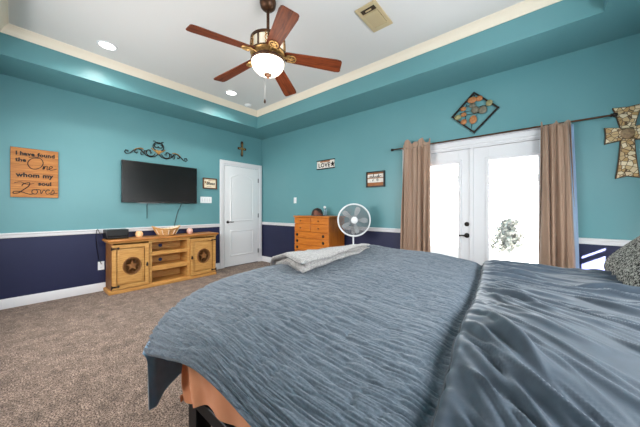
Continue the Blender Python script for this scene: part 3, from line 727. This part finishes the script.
def votive(y, m, label):
    t = thing('candle_holder', label, 'candle holder', (-4.6, y, .745), group='small round candle holders on the console')
    MB().lathe([(0, 0), (.03, 0), (.045, .02), (.05, .045), (.044, .072), (.032, .088), (.029, .086), (.038, .07), (.042, .045), (.03, .012), (0, .01)], 24).build('cup', M[m], t)
    MB().lathe([(0, .012), (.036, .03), (.038, .05), (0, .052)], 20).build('wax', M['linen'], t)
votive(1.205, 'peach', 'small glowing cream candle holder left of the basket')
votive(1.945, 'pink', 'small rose candle holder right of the basket')

bk = thing('wicker_basket', 'boat shaped wicker basket in the middle of the pine console', 'basket', (-4.56, 1.565, .745), PI/2)
def basket_P(off=0):
    nu, nv = 48, 12; P = np.zeros((nu+1, nv, 3))
    for i in range(nu+1):
        a = 2*PI*i/nu; c, s = math.cos(a), math.sin(a)
        for j in range(nv):
            t = j/(nv-1); ex = .115+.085*t**.8-off; ey = .07+.045*t-off
            lift = .045*abs(c)**3*t**1.5
            P[i, j] = (ex*c, ey*s, .004+off+.105*t+lift+.0025*math.sin(j*PI)*0)
            P[i, j, :2] *= 1+.02*math.sin(i*PI)*0+.018*(1 if (i+j) % 2 else -1)
    return P
grid_obj('weave', basket_P(), M['wicker'], bk)
grid_obj('liner', basket_P(.006), M['linen'], bk, flip=True)
b = MB(); b.lathe([(0, .003), (.118, .003)], 32, Matrix.Diagonal((1, .62, 1, 1))); b.build('basket_bottom', M['wicker'], bk)
P = basket_P(); MB().tube([tuple(p) for p in P[:-1, -1]], .007, 8, True).build('rim', M['wicker'], bk)
for i in range(0, 48, 2):
    if i % 4 == 0 and 24 < i < 48:
        MB().tube([tuple(P[i, j]*np.array([1.03, 1.05, 1])) for j in range(2, 10)], .006, 6).build('liner_strip', M['linen'], bk)

# ------------------------------------------------------------------ on the back wall
lv = on_back('love_plaque', 'small whitewashed plaque reading LOVE above the dresser', 'plaque', -2.90, 1.972)
lr = Matrix.Rotation(math.radians(2.5), 4, 'Y')
MB().prism([(-.198, -.07), (.198, -.07), (.198, .07), (-.198, .07)], -.018, -.001).build('board', M['whitewash'], lv, bevel=.002)
MB().box(-.205, .205, -.024, -.001, .066, .082).build('top_strip', M['iron'], lv); MB().box(-.205, .205, -.024, -.001, -.082, -.066).build('bottom_strip', M['iron'], lv)
MB().box(-.12, .10, -.0195, -.0175, .04, .064).build('lettering_line', M['plank'], lv)
text_mesh('lettering', 'LOVE', .105, at(-.03, -.019, -.014), M['ink'], lv, offset=.003, spacing=1.1)
MB().prism(star(.05, c=(.165, -.01)), -.028, -.017).build('star', M['iron'], lv)

sq = on_back('framed_sign', 'square whitewashed plank sign in a black frame left of the curtain', 'framed sign', -1.91, 1.63)
frame(MB(), .157, .122, .02, .03).build('frame', M['black'], sq, bevel=.002)
for z0, z1, m in ((-.103, -.05, 'plank'), (-.048, .012, 'whitewash'), (.014, .024, 'plank'), (.026, .08, 'whitewash'), (.082, .103, 'plank')):
    MB().box(-.138, .138, -.014, -.002, z0, z1).build('plank', M[m], sq)
stroke(sq, [(-.10, .03), (-.085, .05), (-.075, .03), (-.06, .05), (-.05, .03), (-.035, .045), (-.03, .09), (-.025, .03), (.0, .045), (.015, .03), (.035, .05), (.045, .028), (.06, .075), (.062, .03), (.085, .05), (.105, .035)], .004, -.016)
stroke(sq, [(-.05, -.02), (-.035, .0), (-.045, -.03)], .004, -.016); stroke(sq, [(.015, -.02), (.04, .002), (.05, -.02), (.03, -.025)], .004, -.016)

dm = on_back('diamond_wall_art', 'diamond shaped black metal wall art with orange and grey pebbles', 'wall art', -.583, 2.335)
dv = [(0, -.24), (.24, 0), (0, .24), (-.24, 0)]
MB().ring(dv, [(-.009, -.03), (.009, -.03), (.009, -.012), (-.009, -.012), (-.009, -.03)]).build('frame', M['iron'], dm, angle=20)
wr = MB()
for pts in ([(-.18, -.02), (-.08, -.01), (.02, -.015), (.13, .01)], [(-.09, .1), (-.03, .09), (.0, .05), (.09, .06), (.17, .05)], [(-.03, .19), (.0, .12), (-.01, .05), (.05, -.02)], [(-.1, -.12), (-.09, -.04), (-.1, .05), (-.08, .12)], [(-.03, -.19), (-.02, -.1), (.03, -.03)],
            [(-.16, .02), (-.1, .03), (-.02, .03)]):
    wr.tube([(x, -.02, z) for x, z in pts], .0035, 6)
wr.build('twig_wire', M['iron'], dm)
for x, z, rx, rz, m in ((-.02, .155, .05, .038, 'peb_o'), (.055, .155, .036, .034, 'peb_o'), (-.02, .09, .036, .03, 'peb_d'), (-.115, .07, .034, .026, 'peb_o'), (-.11, 0, .03, .026, 'peb_o'), (-.175, -.02, .04, .032, 'peb_g'),
                       (.01, .03, .04, .044, 'peb_d'), (.09, .01, .044, .048, 'peb_d'), (.155, .075, .036, .036, 'peb_g'), (-.11, -.09, .034, .034, 'peb_o'), (-.01, -.085, .04, .052, 'peb_o')):
    MB().blob((x, -.026, z), rx, .012, rz, 16, 10).build('pebble', M[m], dm)
MB().box(-.008, .008, -.014, 0, .2, .215).build('hanger', M['iron'], dm)

stc = on_back('stone_cross', 'large flared tan stone mosaic cross at the right edge', 'cross', .625, 1.852)
def flare(L, w0, w1, n=8):
    R_ = [(w0+(w1-w0)*(t/n)**1.6, L*t/n) for t in range(n+1)]
    return R_ + [(0, L*.955)] + [(-x, z) for x, z in R_[::-1]]
body = MB(); edge = MB()
for L, w0, w1, a in ((.245, .036, .085, 0), (.40, .036, .066, PI), (.135, .052, .072, PI/2), (.135, .052, .072, -PI/2)):
    body.prism(flare(L, w0, w1), -.032, -.004, mtx=Matrix.Rotation(a, 4, 'Y')); edge.prism(flare(L+.006, w0+.006, w1+.006), -.028, -.001, mtx=Matrix.Rotation(a, 4, 'Y'))
body.build('mosaic_face', M['stone'], stc, bevel=.002); edge.build('edge', M['stonedk'], stc)
MB().blob((0, -.032, 0), .045, .014, .05, 18, 10).build('boss', M['stonemid'], stc)

# curtain rod and curtains
rd = thing('curtain_rod', 'thin dark iron curtain rod with ball finials over the french doors', 'curtain rod', (-.53, WB-.1, 2.02))
MB().cyl((-1.05, 0, 0), (1.05, 0, 0), .0095, n=12).build('rod', M['bronze'], rd)
for s in (-1, 1):
    fb = MB().blob((s*1.068, 0, 0), .02, .02, .02, 14, 10); fb.lathe([(.013, 0), (.016, .006), (.012, .012)], 14, at(s*1.04, 0, 0) @ Matrix.Rotation(s*PI/2, 4, 'Y')); fb.build('finial', M['iron'], rd)
    bb = MB().tube([(s*.75, 0, 0), (s*.75, .05, -.004), (s*.75, .07, -.004)], .007, 8); bb.box(s*.75-.015, s*.75+.015, .058, .0735, -.03, .025); bb.build('bracket', M['iron'], rd)
def curtain(label, x0b, x1b, x0t, x1t, nf, seed, lining):
    t = thing('curtain', label, 'curtain', ((x0b+x1b)/2, WB-.1, 0), group='taupe curtains on the iron rod'); rnd = random.Random(seed)
    cx = (x0b+x1b)/2; nx, nz = 120, 60; ph = [rnd.uniform(0, 6.28) for _ in range(4)]
    def surf(z0, z1, amp=1, x_pad=0, y_off=0, head=False):
        P = np.zeros((nx, nz, 3))
        for j in range(nz):
            f = j/(nz-1); z = z0+(z1-z0)*f; g = z/2.05
            for i in range(nx):
                u = i/(nx-1); uu = u+.05*math.sin(2*PI*u+ph[0])+.035*math.sin(11*u+1.6*g+ph[1])+.03*math.sin(17*u-2.6*g+ph[2])*(1-g*.5)
                xb = x0b+(x1b-x0b)*u; xt = x0t+(x1t-x0t)*u; x = xb+(xt-xb)*g**2
                A = (.03*(1-.45*g))*amp
                y = A*math.sin(2*PI*nf*uu+ph[2])*(1+.5*math.sin(9*u+ph[3]+g))+.4*A*math.sin(2*PI*nf*2.3*uu+ph[3]+1.6*g)
                if head:
                    z = z+f*(.003*math.sin(13*u+ph[0])+.003*math.sin(23*u+ph[1]))
                    k = max(0, 1-abs(z-2.02)/.03); y = y*(1-.6*k)
                P[i, j] = (x-cx+.012*math.sin(2*PI*nf*uu+ph[1])*(1-g*.4)+x_pad, y*1.0+y_off+(-.014 if not head else -.012), z)
        return P
    grid_obj('panel', surf(.025, 2.012), M['curtain'], t, thick=.003)
    grid_obj('header', surf(1.99, 2.058, .35, 0, 0, True), M['curtain'], t, thick=.003)
    if lining:
        grid_obj('lining', surf(.03, 2.0, .35, .022, .034), M['lining'], t, thick=.002)
    return t
curtain('taupe curtain hanging at the left side of the french doors', -1.45, -1.06, -1.435, -1.06, 5, 1, False)
curtain('taupe curtain with pale blue lining at the right side of the french doors', .01, .292, .022, .25, 4, 9, True)

# ------------------------------------------------------------------ dresser
dr = thing('dresser', 'orange maple chest of drawers against the back wall', 'dresser', (-2.856, 3.57, 0))
X = .389; Yf = -.432
b = MB(); b.box(-X+.01, X-.01, Yf+.02, 0, .06, 1.03); b.build('carcass', M['dresss'], dr, bevel=.003)
MB().box(-X-.012, X+.012, Yf-.012, .004, 1.03, 1.055).build('top', M['dress'], dr, bevel=.006)
b = MB(); b.box(-X, X, Yf+.005, -.005, 0, .06); b.build('plinth', M['dress'], dr, bevel=.004)
def drawer(x0, x1, z0, z1, knobs, big):
    d = MB().box(x0, x1, Yf, Yf+.022, z0, z1).build('drawer', M['dress'], dr, bevel=.005)
    for kx in knobs:
        zc = (z0+z1)/2
        if big:
            k = MB().lathe([(0, 0), (.024, 0), (.024, .005), (.01, .008), (.012, .018), (0, .022)], 18, at(kx, Yf, zc) @ Matrix.Rotation(PI/2, 4, 'X')); k.build('knob', M['iron'], d)
        else:
            k = MB().lathe([(0, 0), (.008, 0), (.007, .012), (.014, .02), (.01, .028), (0, .03)], 16, at(kx, Yf, zc) @ Matrix.Rotation(PI/2, 4, 'X')); k.build('knob', M['pinedk'], d)
for z0, z1 in ((.922, 1.026), (.792, .916)):
    drawer(-X+.012, -.004, z0, z1, [-.22], False); drawer(.004, X-.012, z0, z1, [.175], False)
z = .786
for hgt in (.11, .108, .107, .125, .13, .13):
    drawer(-X+.012, X-.012, z-hgt+.006, z, [-.31, .27], True); z -= hgt

ct = thing('cap', 'dark patterned cap lying on top of the dresser', 'hat', (-2.85, 3.3, 1.056))
MB().lathe([(.102, .006)] + [(.1*math.cos(t*PI/20)**.75, .012+.115*math.sin(t*PI/20)) for t in range(0, 10)] + [(0, .127)], 28).build('crown', M['cap'], ct)
MB().prism([(-.02, -.09), (.06, -.1), (.1, -.06), (.1, .06), (.06, .1), (-.02, .09), (-.09, .06), (-.13, .02), (-.135, -.02), (-.09, -.06)], 0, .007, mtx=Matrix.Rotation(math.radians(205), 4, 'Z') @ Matrix.Rotation(PI/2, 4, 'X')).build('brim', M['black'], ct)
bm_fix(ct.children[-1])
MB().blob((0, 0, .128), .008, .008, .005).build('button', M['black'], ct)
jt = thing('perfume_bottle', 'small pale blue bottle with white ball cap behind the cap', 'bottle', (-2.815, 3.47, 1.0555))
MB().box(-.025, .025, -.02, .02, .002, .105).build('glass_body', M['jar'], jt, bevel=.006)
MB().cyl((0, 0, .105), (0, 0, .125), .009, n=12).build('neck', M['iron'], jt)
MB().blob((-.008, 0, .145), .024, .024, .024, 16, 10).build('ball_cap', M['plastic'], jt)

# ------------------------------------------------------------------ pedestal fan
pf2 = thing('pedestal_fan', 'white pedestal fan with round wire guard beside the dresser', 'fan', (-2.115, 3.28, 0), math.radians(38.5))
MB().lathe([(0, .03), (.03, .03), (.05, .024), (.19, .016), (.2, .008), (.2, 0)], 40).build('base', M['plastic'], pf2)
MB().cyl((0, 0, .02), (0, 0, .82), .0125, n=14).build('pole', M['plastic'], pf2)
MB().lathe([(.02, .55), (.022, .56), (.022, .6), (.02, .61)], 16).build('height_collar', M['plastic'], pf2)
hc = 1.007
FM = at(0, -.02, hc)
mo = MB().lathe([(0, .12), (.045, .115), (.06, .09), (.062, .02), (.05, -.02), (0, -.02)], 24, FM @ Matrix.Rotation(-PI/2, 4, 'X')); mo.box(-.025, .025, -.02, .05, .8, .98)
mo.build('motor_housing', M['plastic'], pf2, bevel=.004)
R = .233; cy = -.105
MB().tube([(R*math.cos(q*PI/32), cy, hc+R*math.sin(q*PI/32)) for q in range(64)], .0125, 10, True).build('guard_ring', M['plastic'], pf2)
def grille(y_rim, y_hub):
    g = MB()
    for k in range(1, 13):
        r = .05+(R-.05)*k/13; y = y_hub+(y_rim-y_hub)*(k/13)**2.2
        g.tube([(r*math.cos(q*PI/24), y, hc+r*math.sin(q*PI/24)) for q in range(48)], .0015, 4, True)
    for q in range(60):
        a = 2*PI*q/60; pts = []
        for k in range(7):
            r = .045+(R-.045)*k/6; aa = a+.35*(1-k/6); y = y_hub+(y_rim-y_hub)*(k/6)**2.2
            pts.append((r*math.cos(aa), y, hc+r*math.sin(aa)))
        g.tube(pts, .0016, 4)
    return g
grille(cy-.005, cy-.055).build('front_grille', M['wire'], pf2); grille(cy+.005, cy+.055).build('rear_grille', M['wire'], pf2)
MB().lathe([(0, .012), (.03, .01), (.048, .002), (.05, -.006)], 28, at(0, cy-.055, hc) @ Matrix.Rotation(PI/2, 4, 'X')).build('badge', M['plastic'], pf2)
for k in range(5):
    P = np.zeros((12, 10, 3)); a0 = 2*PI*k/5+PI/2-.35
    for i in range(12):
        r = .04+.16*i/11; wd = .22+.26*math.sin(PI*(i+1)/13)
        for j in range(10):
            s_ = (j/9-.5); a = a0+s_*wd*1.1*(1 if i < 10 else .85)
            P[i, j] = (r*math.cos(a), cy+.012+.03*s_*(1-.4*i/11), hc+r*math.sin(a))
    grid_obj('fan_blade', P, M['fanblade'], pf2, thick=.003)
MB().cyl((0, cy-.03, hc), (0, 0, hc), .03, n=18).build('hub', M['fanblade'], pf2)

# ------------------------------------------------------------------ bed
bed = thing('bed', 'low black metal platform bed with a thick mattress', 'bed', (0, 1.4, 0))
bx0, bx1, by = -1.06, .93, .96
for x in (bx0+.03, bx1-.03):
    for s in (-1, 1): MB().box(x-.035, x+.035, s*(by-.035)-.03, s*(by-.035)+.03, 0, .45).build('leg', M['bedblk'], bed, bevel=.004)
for s in (-1, 1): MB().box(bx0, bx1, s*(by-.012)-.012, s*(by-.012)+.012, .405, .455).build('side_rail', M['bedblk'], bed, bevel=.004)
for x in (bx0+.0125, bx1-.0125): MB().box(x-.0125, x+.0125, -by+.025, by-.025, .405, .455).build('end_rail', M['bedblk'], bed, bevel=.004)
for i in range(8): x = bx0+.2+i*.225; MB().box(x-.03, x+.03, -by+.026, by-.026, .43, .45).build('slat', M['bedblk'], bed)
MB().box(bx0+.1, bx1-.1, -.02, .02, .38, .43).build('centre_rail', M['bedblk'], bed)
MB().box(bx0+.03, bx1-.01, -by+.03, by-.03, .456, .53).build('foundation', M['bedblk'], bed, bevel=.01)
MB().box(bx0+.015, bx1, -by+.02, by-.02, .531, .665).build('mattress', M['mattress'], bed, bevel=.05, seg=4)
hb = MB(); hb.box(bx1+.005, bx1+.045, -by, by, .3, 1.25); hb.box(bx1+.005, bx1+.045, -by, -by+.06, 0, .3); hb.box(bx1+.005, bx1+.045, by-.06, by, 0, .3)
hb.build('headboard', M['bedblk'], bed, bevel=.01)

# orange sheet over the mattress
sh = thing('bed_sheet', 'orange cotton sheet showing below the comforter at the foot corner', 'bed sheet', (0, 0, 0))
nu, nv = 150, 120
U = np.linspace(-1.5, .9, nu)[:, None]*np.ones((1, nv)); q = np.linspace(0, 1, nv)[None, :]*np.ones((nu, 1))
nl = .15+.08*sstep(-.70, -1.05, U)+.012*np.sin(U*23)      # drop on the near side
V = .43-nl+(2.62-(.43-nl))*q
def sheet_prof(d, e, r):      # d: signed distance past the edge (positive outside)
    s = d+r; ang = np.clip(s/(r*PI/2), 0, 1)*PI/2
    out = np.where(s <= 0, d, -r+r*np.sin(ang)); drop = np.where(s <= 0, 0, r*(1-np.cos(ang)))+np.maximum(0, s-r*PI/2)
    return out, drop
ox_, dx_ = sheet_prof(-1.055-U, 0, .04); on_, dn_ = sheet_prof(.43-V, 0, .04); of_, df_ = sheet_prof(V-2.37, 0, .04)
X_ = -1.055-ox_; Y_ = np.where(V < 1.4, .43-on_, 2.37+of_); Z_ = .673-np.maximum(np.maximum(np.minimum(dx_, .24), dn_), np.minimum(df_, .25))
fold = sstep(.02, .2, dn_); Y_ = Y_-fold*(.006*np.sin(U*38+2*q*6)+.010*sstep(-.8, -1.0, U)*np.sin(U*52+V*30))-.003
X_ = X_-sstep(.02, .2, dx_)*(.006+.008*np.sin(V*30))
grid_obj('sheet', np.stack([X_, Y_, Z_], -1), M['orange'], sh)

# comforter
ZT = .805
XE_Y = np.array([.2, .33, .42, .59, .80, 1.0, 2.6]); XE = np.array([-1.20, -1.215, -1.245, -1.285, -1.325, -1.355, -1.37])
def cloth(U, V):
    """cloth coordinates (metres) -> draped position"""
    y0 = np.clip(V, .34, 2.4); xe = np.interp(y0, XE_Y, XE); a, bb = .22, .075; x1 = xe+a
    L = PI/2*math.sqrt((a*a+bb*bb)/2); s = x1-U; ang = np.clip(s/L, 0, 1)*PI/2
    x = np.where(s <= 0, U, x1-a*np.sin(ang)); dx = np.where(s <= 0, 0, bb*(1-np.cos(ang)))+np.maximum(0, s-L)
    x = x+np.maximum(0, s-L)*.08
    an, yn = .56, .90; bn = .135+.12*sstep(-.75, -1.2, U); Ln = PI/2*np.sqrt((an*an+bn*bn)/2); s = yn-V; ang = np.clip(s/Ln, 0, 1)*PI/2
    y = np.where(s <= 0, V, yn-an*np.sin(ang)); dn = np.where(s <= 0, 0, bn*(1-np.cos(ang)))+np.maximum(0, s-Ln)
    af, yf, bf = .2, 2.2, .1; Lf = PI/2*math.sqrt((af*af+bf*bf)/2); s = V-yf; ang = np.clip(s/Lf, 0, 1)*PI/2
    y = np.where(s > 0, yf+af*np.sin(ang), y); df = np.where(s > 0, bf*(1-np.cos(ang))+np.maximum(0, s-Lf), 0)
    zt = ZT-.04*sstep(-.75, -.25, U)*sstep(.6, 1.8, V)-.015*sstep(-.75, -.25, U)
    p = 5.0; drop = ((dx+1e-6)**p+(dn+1e-6)**p+(df+1e-6)**p)**(1/p)
    z = zt-drop+.012*(vnoise(U*2.2+3, V*2.2, 5)-.5)*2*sstep(.2, .05, drop)
    return np.stack([x, y, z], -1)
def normals(P):
    N = np.cross(np.gradient(P, axis=0), np.gradient(P, axis=1)); N /= np.linalg.norm(N, axis=-1, keepdims=True)+1e-9
    return N
cf = thing('comforter', 'crinkled grey blue comforter spread over the bed with its top end turned back', 'comforter', (0, 0, 0))
hem = lambda u_: .262+.042*sstep(-1.25, -.85, u_)+.006*np.sin(u_*17)
u = np.linspace(-1.62, .1, 260); v = np.linspace(0, 1, 1250)
U, V = np.meshgrid(u, v, indexing='ij'); VH = hem(U); V = VH+(2.74-VH)*V; P0 = cloth(U, V); N = normals(P0)
wob = U+.06*(vnoise(U*6, V*6, 11)-.5)
rip = 0
for fu, fv, amp, sd in ((12, 112, .0038, 1), (17, 160, .0024, 2), (9, 60, .0016, 3)):
    n1 = vnoise(wob*fu+V*3*(sd-2), V*fv+U*4+1.6*vnoise(U*5, V*5, 30+sd), sd); rip = rip+1.8*amp*np.minimum(1, np.abs(2*n1-1)*2.2)**.7
rip = rip+.010*(vnoise(U*3+9, V*5, 21)-.5)
edge_ = np.minimum(np.minimum(U+1.62, V-VH), 2.74-V); rip = rip*sstep(0, .02, edge_)
for w_ in (.035, 2.69-.0): pass
stitch = np.exp(-((V-VH-.05)/.006)**2)+np.exp(-((U+1.62-.05)/.006)**2); rip = rip-.006*stitch
rip = rip-.016*np.exp(-((U-np.interp(V, [.3, .5, .907, 1.356, 2.39, 2.7], [-.10, -.112, -.158, -.198, -.30, -.33])+.035)/.028)**2)
P1 = P0+N*rip[..., None]
inner = P0-N*.014
full = np.zeros((P1.shape[0]+1, P1.shape[1]+2, 3)); full[1:, 1:-1] = P1; full[1:, 0] = inner[:, 0]; full[1:, -1] = inner[:, -1]; full[0] = full[1]; full[0, 1:-1] = inner[0]
full[0, 0] = inner[0, 0]; full[0, -1] = inner[0, -1]
grid_obj('quilted_top', full, M['quilt'], cf)
ul = np.linspace(-1.62, .1, 90); vl = np.linspace(0, 1, 120); UL, VL = np.meshgrid(ul, vl, indexing='ij'); VL = hem(UL)+(2.74-hem(UL))*VL; PL = cloth(UL, VL); NL = normals(PL)
lw = .004*(vnoise(UL*9+VL*4, VL*14, 4)-.5)
grid_obj('backing', PL-NL*(.0142-lw[..., None]*0), M['flap'], cf, flip=True)

# turned back end: smooth sateen side with long wrinkles
r_ = .018
vb = np.linspace(.30, 2.66, 420); xb = np.interp(vb, [.3, .5, .907, 1.356, 2.39, 2.7], [-.10, -.112, -.158, -.198, -.30, -.33])
xb = xb+.010*(vnoise(vb*9, vb*0, 8)-.5)+.006*(vnoise(vb*40, vb*0, 9)-.5)
nu2 = 210; tt = np.linspace(0, 1, nu2)[:, None]
Ub = xb[None, :]+(.9-xb[None, :])*tt; Vb = vb[None, :]*np.ones((nu2, 1))
PB = cloth(Ub, Vb); NB = normals(PB)
rn = np.random.RandomState(5); wr_ = .016*(vnoise(Ub*4, Vb*4, 7)-.5)+.008*(vnoise(Ub*9+2, Vb*9, 17)-.5)
for k in range(400):
    cu, cv = rn.uniform(-.25, .75), rn.uniform(.25, 2.55)
    if k % 3 == 0: cu = np.interp(cv, vb, xb)+rn.uniform(.05, .2)
    ang = math.radians(-6-40*float(sstep(2.0, 1.1, np.float64(cv)))+rn.uniform(-13, 13))
    if k > 230: cu = cu+.1*rn.rand()
    L_ = rn.uniform(.10, .34) if k < 230 else rn.uniform(.06, .22); w_ = rn.uniform(.006, .015) if k < 230 else rn.uniform(.005, .008); h_ = (rn.uniform(.009, .023) if k < 230 else rn.uniform(.006, .011))*(1.25 if w_ > .012 else .8); cur = rn.uniform(-.5, .5)
    al = (Ub-cu)*math.cos(ang)+(Vb-cv)*math.sin(ang); pe = -(Ub-cu)*math.sin(ang)+(Vb-cv)*math.cos(ang)-cur*al*al
    wd_ = w_*(1+.8*np.clip(al/L_, -1, 1))
    wr_ = np.maximum(wr_, wr_*.5+h_*np.exp(-(pe/wd_)**2)*np.clip(1-(al/L_)**2, 0, 1)) if k % 2 else wr_+.7*h_*np.exp(-(pe/wd_)**2)*np.clip(1-(al/L_)**2, 0, 1)
puck = .006*(vnoise(Ub*6, Vb*46, 12)-.5)*np.exp(-((Ub-xb[None, :])/.10)**2)
gr = sstep(0, .05, Ub-xb[None, :])
PB = PB+NB*((2*r_+.004+wr_*(.35+.65*gr)+puck)[..., None])
rows = []
for th_ in np.linspace(0, PI, 8)[:-1]:
    c0 = cloth(xb[None, :], vb[None, :])[0]; n0 = NB[0]
    off = (r_-r_*math.cos(th_))+.004*(th_/PI); sh_ = -r_*math.sin(th_)
    row = c0+n0*(off+(wr_[0]*.35+puck[0])*(th_/PI))[..., None]; row[:, 0] += sh_; rows.append(row)
PBF = np.concatenate([np.array(rows), PB], 0)
grid_obj('turned_back_end', PBF, M['under'], cf)
seam = cloth(xb[None, :], vb[None, :])[0]+NB[0]*(r_*1.1); seam[:, 0] -= r_*.98
MB().tube([tuple(p) for p in seam[::4]], .0045, 6).build('piping', M['seam'], cf)

# throw blanket folded on the foot corner
tb = thing('throw_blanket', 'folded fluffy light grey throw lying on the far foot corner of the comforter', 'throw blanket', (0, 0, 0))
def slab_layer(c0, lv_, wv, w_, l_, h0, h1, seed, sq=1.0):
    ns, nc = 70, 44; U_ = np.zeros((ns, nc)); V_ = np.zeros((ns, nc)); H_ = np.zeros((ns, nc))
    for i in range(ns):
        s = i/(ns-1); e = min(s, 1-s)*l_; k = min(1, e/.03); k = math.sqrt(max(0, 1-(1-k)**2))
        s2 = s
        for j in range(nc):
            a = 2*PI*j/nc; ca, sa = math.cos(a), math.sin(a)
            cw = math.copysign(abs(ca)**.22, ca)*.5; ch = math.copysign(abs(sa)**.75, sa)*.5
            U_[i, j] = c0[0]+lv_[0]*s2+wv[0]*(cw+.5)*w_; V_[i, j] = c0[1]+lv_[1]*s2+wv[1]*(cw+.5)*w_
            tp = 1-.42*s; H_[i, j] = ((h0+h1)/2+(h1-h0)*ch*max(k, .05))*tp+.004*s
    B = cloth(U_, V_); e = 1e-3
    Nn = np.cross(cloth(U_+e, V_)-B, cloth(U_, V_+e)-B); Nn /= np.linalg.norm(Nn, axis=-1, keepdims=True)
    H_ = H_+.007+.008*(vnoise(U_*14+seed, V_*14, seed)-.5)+.02*(vnoise(U_*4+seed, V_*4, seed+3)-.5)*(H_ > .01)
    Pq = B+Nn*H_[..., None]
    Pq = np.concatenate([Pq, Pq[:, :1]], 1)
    return Pq
lv_ = (-.22, 1.08)
grid_obj('lower_fold', slab_layer((-1.40, 1.17), lv_, (.50, -.245), 1.0, 1.13, .008, .040, 1), M['throw'], tb)
grid_obj('middle_fold', slab_layer((-1.385, 1.20), lv_, (.48, -.235), .96, 1.08, .036, .066, 5), M['throw'], tb)
grid_obj('upper_fold', slab_layer((-1.41, 1.165), lv_, (.515, -.25), 1.0, 1.13, .060, .088, 9), M['throw'], tb)

# pillow leaning on the headboard
pl = thing('pillow', 'large black and white speckled pillow leaning at the head of the bed', 'pillow', (.28, 2.09, .73))
nu, nv = 90, 70; P = np.zeros((nu, nv, 3))
tilt = math.radians(44)
for i in range(nu):
    a = 2*PI*i/(nu-1)
    for j in range(nv):
        t = PI*j/(nv-1); r = math.sin(t); ca, sa = math.cos(a), math.sin(a)
        c = math.cos(t)
        # square outline in local (p along y, q along the height), thickness from a cosine dome
        pw = .5
        p_ = math.copysign(abs(ca)**pw, ca)*r**.6; q_ = math.copysign(abs(sa)**pw, sa)*r**.6
        th2 = .10*math.copysign(abs(c)**.75, c)*(1-.25*max(abs(p_), abs(q_)))
        y = p_*.45*(1-.05*(1-q_*q_)); h_ = q_*.29*(1-.07*(1-p_*p_))
        P[i, j] = (th2*-1*math.cos(tilt)+h_*math.sin(tilt)+.24, y, h_*math.cos(tilt)+th2*math.sin(tilt)+.23)
n = vnoise(P[..., 1]*9+5, P[..., 2]*9, 3)
P[..., 0] += .012*(n-.5)
grid_obj('cover', P, M['speck'], pl)
edge_pts = []
for i in range(60):
    a = 2*PI*i/60; ca, sa = math.cos(a), math.sin(a); p_ = math.copysign(abs(ca)**.5, ca); q_ = math.copysign(abs(sa)**.5, sa)
    y = p_*.45*(1-.05*(1-q_*q_)); h_ = q_*.29*(1-.07*(1-p_*p_)); edge_pts.append((h_*math.sin(tilt)+.24, y, h_*math.cos(tilt)+.22))
MB().tube(edge_pts, .005, 6, True).build('piping', M['speck'], pl)
